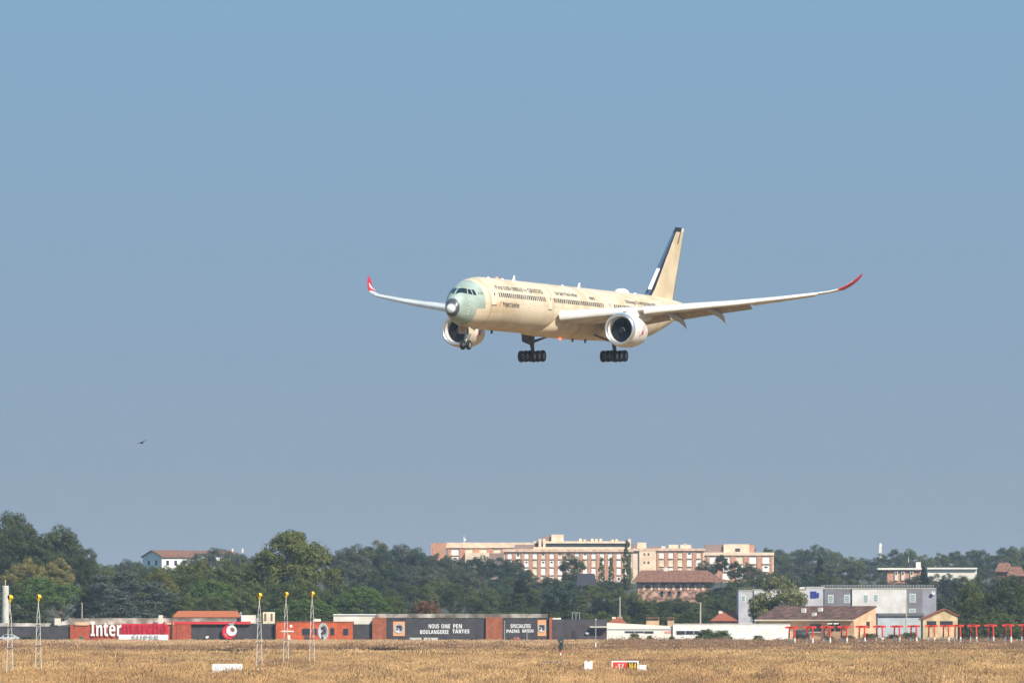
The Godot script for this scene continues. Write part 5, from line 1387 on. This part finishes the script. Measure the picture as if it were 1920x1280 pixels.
# ---------------------------------------------------------------- materials
func make_materials():
	T.grime = noise_texture(256, 0.012, 4, 0.86, 1.0, 3, Vector3(0.98, 0.96, 0.92))
	T.clean = noise_texture(256, 0.012, 4, 0.93, 1.0, 15, Vector3(0.99, 0.98, 0.96))
	T.stain = noise_texture(256, 0.02, 5, 0.5, 1.0, 9, Vector3(0.95, 0.9, 0.85))
	T.soil = noise_texture(512, 0.02, 5, 0.6, 1.0, 4, Vector3(0.92, 0.86, 0.78))
	T.tile = noise_texture(256, 0.05, 4, 0.55, 1.0, 6, Vector3(1, 0.9, 0.82))
	# primer: blotches, darker sealant bands round the frames, faint lap joints
	var f := FastNoiseLite.new()
	f.seed = 31; f.frequency = 0.012; f.fractal_octaves = 4
	var img := Image.create(1480, 240, false, Image.FORMAT_RGB8)
	var tone := []
	rng.seed = 77
	for i in 400: tone.append(rng.randf_range(-0.06, 0.02))
	var bands := [[5.9, 0.25, 0.06], [12.2, 0.12, 0.05], [23.8, 0.2, 0.06], [34.0, 1.0, 0.07], [46.5, 0.2, 0.07], [57.5, 0.5, 0.07], [63.0, 0.15, 0.05]]
	for x in 1480:
		var m := x / 1480.0 * 73.8
		for y in 240:
			var k := 1.0 + 0.05 * f.get_noise_2d(x, y * 2.0)
			for b in bands:
				if absf(m - b[0] + 0.4 * f.get_noise_2d(y * 3.0, 900.0)) < b[1]: k -= b[2]
			k += tone[(x / 60) * 16 + y / 15 % 16]
			if y % 30 == 0: k -= 0.06
			if x % 60 == 0: k -= 0.07
			img.set_pixel(x, y, Color(clampf(k, 0, 1), clampf(k * (0.99 if k > 0.95 else 0.965), 0, 1), clampf(k * (0.98 if k > 0.95 else 0.9), 0, 1)))
	T.primer = ImageTexture.create_from_image(img)
	M.primer = plain(lin(0.65, 0.54, 0.4), 0.42); M.primer.albedo_texture = T.primer
	M.primer_light = plain(lin(0.66, 0.56, 0.42), 0.42)
	M.primer_fin = plain(lin(0.69, 0.57, 0.4), 0.5, 0.0, 0.2, 0.06)
	M.green_primer = plain(lin(0.36, 0.45, 0.41), 0.4, 0.0, 0.2, 0.15)
	M.radome_mid_grey = plain(lin(0.33, 0.34, 0.36), 0.4)
	M.radome = plain(lin(0.07, 0.078, 0.095), 0.35)
	M.radome_tip = plain(lin(0.86, 0.86, 0.86), 0.35)
	M.dark_glass = plain(lin(0.012, 0.018, 0.028), 0.08)
	M.cabin_glass = plain(lin(0.03, 0.03, 0.035), 0.15)
	M.cabin_shade = plain(lin(0.13, 0.11, 0.09), 0.3)
	M.seam = plain(lin(0.22, 0.17, 0.11), 0.6)
	M.ink = plain(lin(0.045, 0.04, 0.04), 0.5)
	M.white = plain(lin(0.8, 0.8, 0.8), 0.45)
	M.white_gloss = plain(lin(0.84, 0.84, 0.84), 0.3, 0.0, 0.2, 0.05)
	M.nacelle = plain(lin(0.78, 0.76, 0.75), 0.28, 0.0, 0.2, 0.3)
	M.orange = plain(lin(0.65, 0.2, 0.07), 0.5)
	M.red = plain(lin(0.46, 0.004, 0.02), 0.45)
	M.navy = plain(lin(0.045, 0.075, 0.13), 0.35)
	M.navy_black = plain(lin(0.012, 0.016, 0.03), 0.4)
	M.wing_grey = plain(lin(0.68, 0.65, 0.62), 0.4, 0.0, 0.2, 0.1)
	M.flap_grey = plain(lin(0.42, 0.36, 0.31), 0.5, 0.0, 0.2, 0.4)
	M.fairing_grey = plain(lin(0.38, 0.38, 0.38), 0.5)
	M.lip = plain(lin(0.8, 0.8, 0.83), 0.28, 0.9)
	M.dark_metal = plain(lin(0.1, 0.1, 0.11), 0.45, 0.4)
	M.black = plain(lin(0.01, 0.012, 0.018), 0.8)
	M.black_paint = plain(lin(0.02, 0.02, 0.025), 0.6)
	M.spinner = plain(lin(0.02, 0.025, 0.04), 0.3)
	M.blade = plain(lin(0.06, 0.07, 0.09), 0.35, 0.5)
	M.tyre = plain(lin(0.013, 0.013, 0.015), 0.9)
	M.rim = plain(lin(0.3, 0.31, 0.33), 0.45, 0.4)
	M.gear_pale = plain(lin(0.6, 0.62, 0.63), 0.4, 0.2)
	M.gear_dark = plain(lin(0.085, 0.085, 0.092), 0.55, 0.2)
	M.beacon = plain(lin(0.9, 0.2, 0.05), 0.4); M.beacon.emission_enabled = true; M.beacon.emission = Color(1, 0.32, 0.12); M.beacon.emission_energy_multiplier = 4.0
	M.bird_black = plain(lin(0.012, 0.012, 0.015), 0.8)
	# land and leaves
	M.soil = plain(lin(0.4, 0.28, 0.14), 0.95, 0.0, 0.2, 0.1); M.soil.albedo_texture = T.soil
	M.straw = plain(Color.WHITE, 0.85); M.straw.vertex_color_use_as_albedo = true; M.straw.backlight = Color(0.3, 0.3, 0.3)
	M.bark = plain(lin(0.11, 0.085, 0.06), 0.95)
	for q in [["leaf_dark", 0.062, 0.078, 0.032], ["leaf_mid", 0.092, 0.11, 0.036], ["leaf_blue", 0.052, 0.072, 0.045], ["leaf_grey", 0.09, 0.097, 0.06], ["leaf_black", 0.024, 0.035, 0.022], ["leaf_teal", 0.085, 0.1, 0.082], ["leaf_bright", 0.085, 0.13, 0.034], ["leaf_olive", 0.115, 0.115, 0.03], ["leaf_olive_big", 0.112, 0.122, 0.034], ["leaf_yellow", 0.2, 0.175, 0.06], ["leaf_rust", 0.17, 0.085, 0.04], ["leaf_pale", 0.17, 0.17, 0.075], ["leaf_bush", 0.085, 0.12, 0.04]]:
		var m := plain(lin(q[1], q[2], q[3]), 0.7)
		m.vertex_color_use_as_albedo = true
		m.metallic_specular = 0.12
		m.backlight = Color(0.35, 0.4, 0.2)
		M[q[0]] = m
	# buildings
	M.roof_pale = plain(lin(0.62, 0.58, 0.52), 0.85, 0.0, 0.6, 0.04)
	M.charcoal = plain(lin(0.054, 0.05, 0.06), 0.8, 0.0, 0.2)
	M.plum = plain(lin(0.066, 0.056, 0.068), 0.8, 0.0, 0.2)
	M.orange_wall = plain(lin(0.42, 0.078, 0.036), 0.8, 0.0, 0.2, 0.2)
	M.orange_bright = plain(lin(0.56, 0.105, 0.03), 0.75, 0.0, 0.2, 0.2)
	M.terracotta = plain(lin(0.34, 0.105, 0.05), 0.85, 0.0, 0.2, 0.2)
	M.red_paint = plain(lin(0.55, 0.03, 0.03), 0.6)
	M.crimson = plain(lin(0.55, 0.012, 0.03), 0.5)
	M.crimson_dark = plain(lin(0.38, 0.008, 0.025), 0.5)
	M.grey_ink = plain(lin(0.3, 0.3, 0.33), 0.6)
	M.offwhite = plain(lin(0.76, 0.72, 0.65), 0.8, 0.0, 0.2, 0.05)
	M.shutter_white = plain(lin(0.82, 0.8, 0.76), 0.7)
	M.pale_ink = plain(lin(0.55, 0.55, 0.57), 0.7)
	M.white_wall = plain(lin(0.8, 0.79, 0.77), 0.8, 0.0, 0.2)
	M.cream_wall = plain(lin(0.72, 0.63, 0.48), 0.8, 0.0, 0.2)
	M.peach = plain(lin(0.72, 0.47, 0.3), 0.85, 0.0, 0.2)
	M.peach_orange = plain(lin(0.7, 0.33, 0.15), 0.8)
	M.beige = plain(lin(0.66, 0.5, 0.3), 0.85, 0.0, 0.2)
	M.pink = plain(lin(0.62, 0.25, 0.22), 0.8)
	M.grey_metal = plain(lin(0.35, 0.35, 0.37), 0.5, 0.3)
	M.grey_paint = plain(lin(0.42, 0.43, 0.45), 0.7)
	M.brown_pipe = plain(lin(0.16, 0.09, 0.06), 0.7)
	M.brick_brown = plain(lin(0.3, 0.1, 0.05), 0.8)
	M.green_plastic = plain(lin(0.04, 0.14, 0.09), 0.5)
	M.dark_frame = plain(lin(0.05, 0.045, 0.05), 0.6)
	M.window_glass = plain(lin(0.03, 0.038, 0.048), 0.1)
	M.window_pale = plain(lin(0.3, 0.37, 0.36), 0.25)
	M.orange_tile = plain(lin(0.68, 0.2, 0.07), 0.85, 0.0, 0.2, 0.5); M.orange_tile.albedo_texture = T.tile
	M.red_tile = plain(lin(0.46, 0.14, 0.07), 0.85, 0.0, 0.2, 0.4); M.red_tile.albedo_texture = T.tile
	M.brown_tile = plain(lin(0.31, 0.155, 0.1), 0.9, 0.0, 0.2, 0.09); M.brown_tile.albedo_texture = T.tile
	M.rust_roof = plain(lin(0.21, 0.1, 0.07), 0.85, 0.0, 0.6, 0.11)
	M.car_silver = plain(lin(0.5, 0.52, 0.54), 0.3, 0.3); M.car_silver.clearcoat_enabled = true
	M.grey_white = plain(lin(0.6, 0.6, 0.6), 0.8)
	M.undergrowth = plain(lin(0.07, 0.075, 0.04), 0.95, 0.0, 0.2, 0.05); M.undergrowth.albedo_texture = T.soil
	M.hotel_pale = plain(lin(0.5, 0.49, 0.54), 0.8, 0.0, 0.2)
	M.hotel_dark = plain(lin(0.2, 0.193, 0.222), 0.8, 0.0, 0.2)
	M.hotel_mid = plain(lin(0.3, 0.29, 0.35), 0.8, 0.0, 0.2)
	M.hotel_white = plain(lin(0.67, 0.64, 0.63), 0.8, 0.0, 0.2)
	M.annex = plain(lin(0.5, 0.53, 0.57), 0.8, 0.0, 0.2)
	M.slate = plain(lin(0.12, 0.12, 0.13), 0.8)
	M.blue = plain(lin(0.02, 0.04, 0.22), 0.5)
	M.apt_brick = plain(lin(0.57, 0.29, 0.195), 0.9, 0.0, 0.2, 0.3)
	M.apt_brick_dark = plain(lin(0.2, 0.075, 0.055), 0.9, 0.0, 0.2, 0.3)
	M.apt_cream = plain(lin(0.78, 0.63, 0.51), 0.85, 0.0, 0.2)
	M.apt_peach = plain(lin(0.72, 0.5, 0.38), 0.85, 0.0, 0.2)
	M.apt_gold = plain(lin(0.77, 0.6, 0.45), 0.85, 0.0, 0.2)
	M.apt_pink = plain(lin(0.6, 0.36, 0.26), 0.85, 0.0, 0.6)
	M.apt_brown_and_shade = plain(lin(0.26, 0.18, 0.16), 0.85)  # brown facing; on some faces their shade is put into this colour
	M.apt_slate = plain(lin(0.03, 0.028, 0.042), 0.9)
	M.apt_glass = plain(lin(0.05, 0.06, 0.07), 0.15)
	for k in ["hotel_pale", "hotel_dark", "hotel_mid", "hotel_white", "annex", "white_wall", "offwhite", "apt_cream", "apt_gold", "cream_wall"]: M[k].albedo_texture = T.clean
	M.concrete = plain(lin(0.6, 0.57, 0.52), 0.85, 0.0, 0.2)
	M.concrete_dark = plain(lin(0.22, 0.2, 0.18), 0.9, 0.0, 0.6)
	M.pale_wood = plain(lin(0.42, 0.37, 0.3), 0.85)
	M.mast_white = plain(lin(0.68, 0.65, 0.62), 0.5)
	M.yellow = plain(lin(0.78, 0.5, 0.03), 0.45)
	M.signal_red = plain(lin(0.66, 0.05, 0.025), 0.5)
	M.cover_blue = plain(lin(0.09, 0.13, 0.15), 0.7); M.cover_blue.vertex_color_use_as_albedo = true

func build_light():
	var cam := Camera3D.new()
	cam.name = "camera"; add_child(cam)
	cam.position = Vector3(0, EYE, 0)
	cam.fov = rad_to_deg(2.0 * atan(640.0 / LENS))
	cam.rotation.x = atan((HORIZON - 640.0) / LENS)
	cam.near = 1.0; cam.far = 20000.0; cam.current = true
	var env := Environment.new()
	env.background_mode = Environment.BG_SKY
	var sm := ProceduralSkyMaterial.new()
	sm.sky_top_color = SKY_TOP; sm.sky_horizon_color = SKY_LOW; sm.sky_curve = 0.045
	sm.ground_horizon_color = SKY_LOW; sm.ground_bottom_color = lin(0.3, 0.22, 0.12)
	sm.sun_angle_max = 1.0
	var sky := Sky.new()
	sky.sky_material = sm
	env.sky = sky
	env.background_energy_multiplier = 1.0
	env.tonemap_mode = Environment.TONE_MAPPER_LINEAR
	env.tonemap_exposure = 1.4
	env.sdfgi_enabled = true; env.ssao_enabled = true; env.ssil_enabled = true
	env.fog_enabled = true; env.fog_density = 0.00005; env.fog_light_color = Color(0.82, 0.9, 1.0)
	var we := WorldEnvironment.new()
	we.name = "world_environment"; we.environment = env
	add_child(we)
	var sun := DirectionalLight3D.new()
	sun.name = "sun"; add_child(sun)
	sun.light_energy = 1.6; sun.light_angular_distance = 0.5; sun.light_color = Color(1.0, 0.965, 0.905); sun.shadow_enabled = true
	var az := deg_to_rad(40.0); var el := deg_to_rad(41.0)
	var towards := Vector3(sin(az) * cos(el), sin(el), cos(az) * cos(el))
	sun.basis = Basis.looking_at(-towards, Vector3.UP)

const SKY_TOP := Color(0.41, 0.588, 0.716)
const SKY_LOW := Color(0.502, 0.537, 0.582)

func _ready():
	build_light()
	ground_noise.seed = 2; ground_noise.frequency = 0.02; ground_noise.fractal_octaves = 3
	make_materials()
	for k in [["broad", 4], ["tall", 1], ["pine", 2], ["cedar", 2], ["column", 2], ["bush", 1]]:
		for i in k[1]: make_tree(k[0], i)
	build_ground()
	build_shops()
	build_hotel()
	build_apartments()
	build_trees()
	build_airliner()
	build_airfield()
	build_grass()
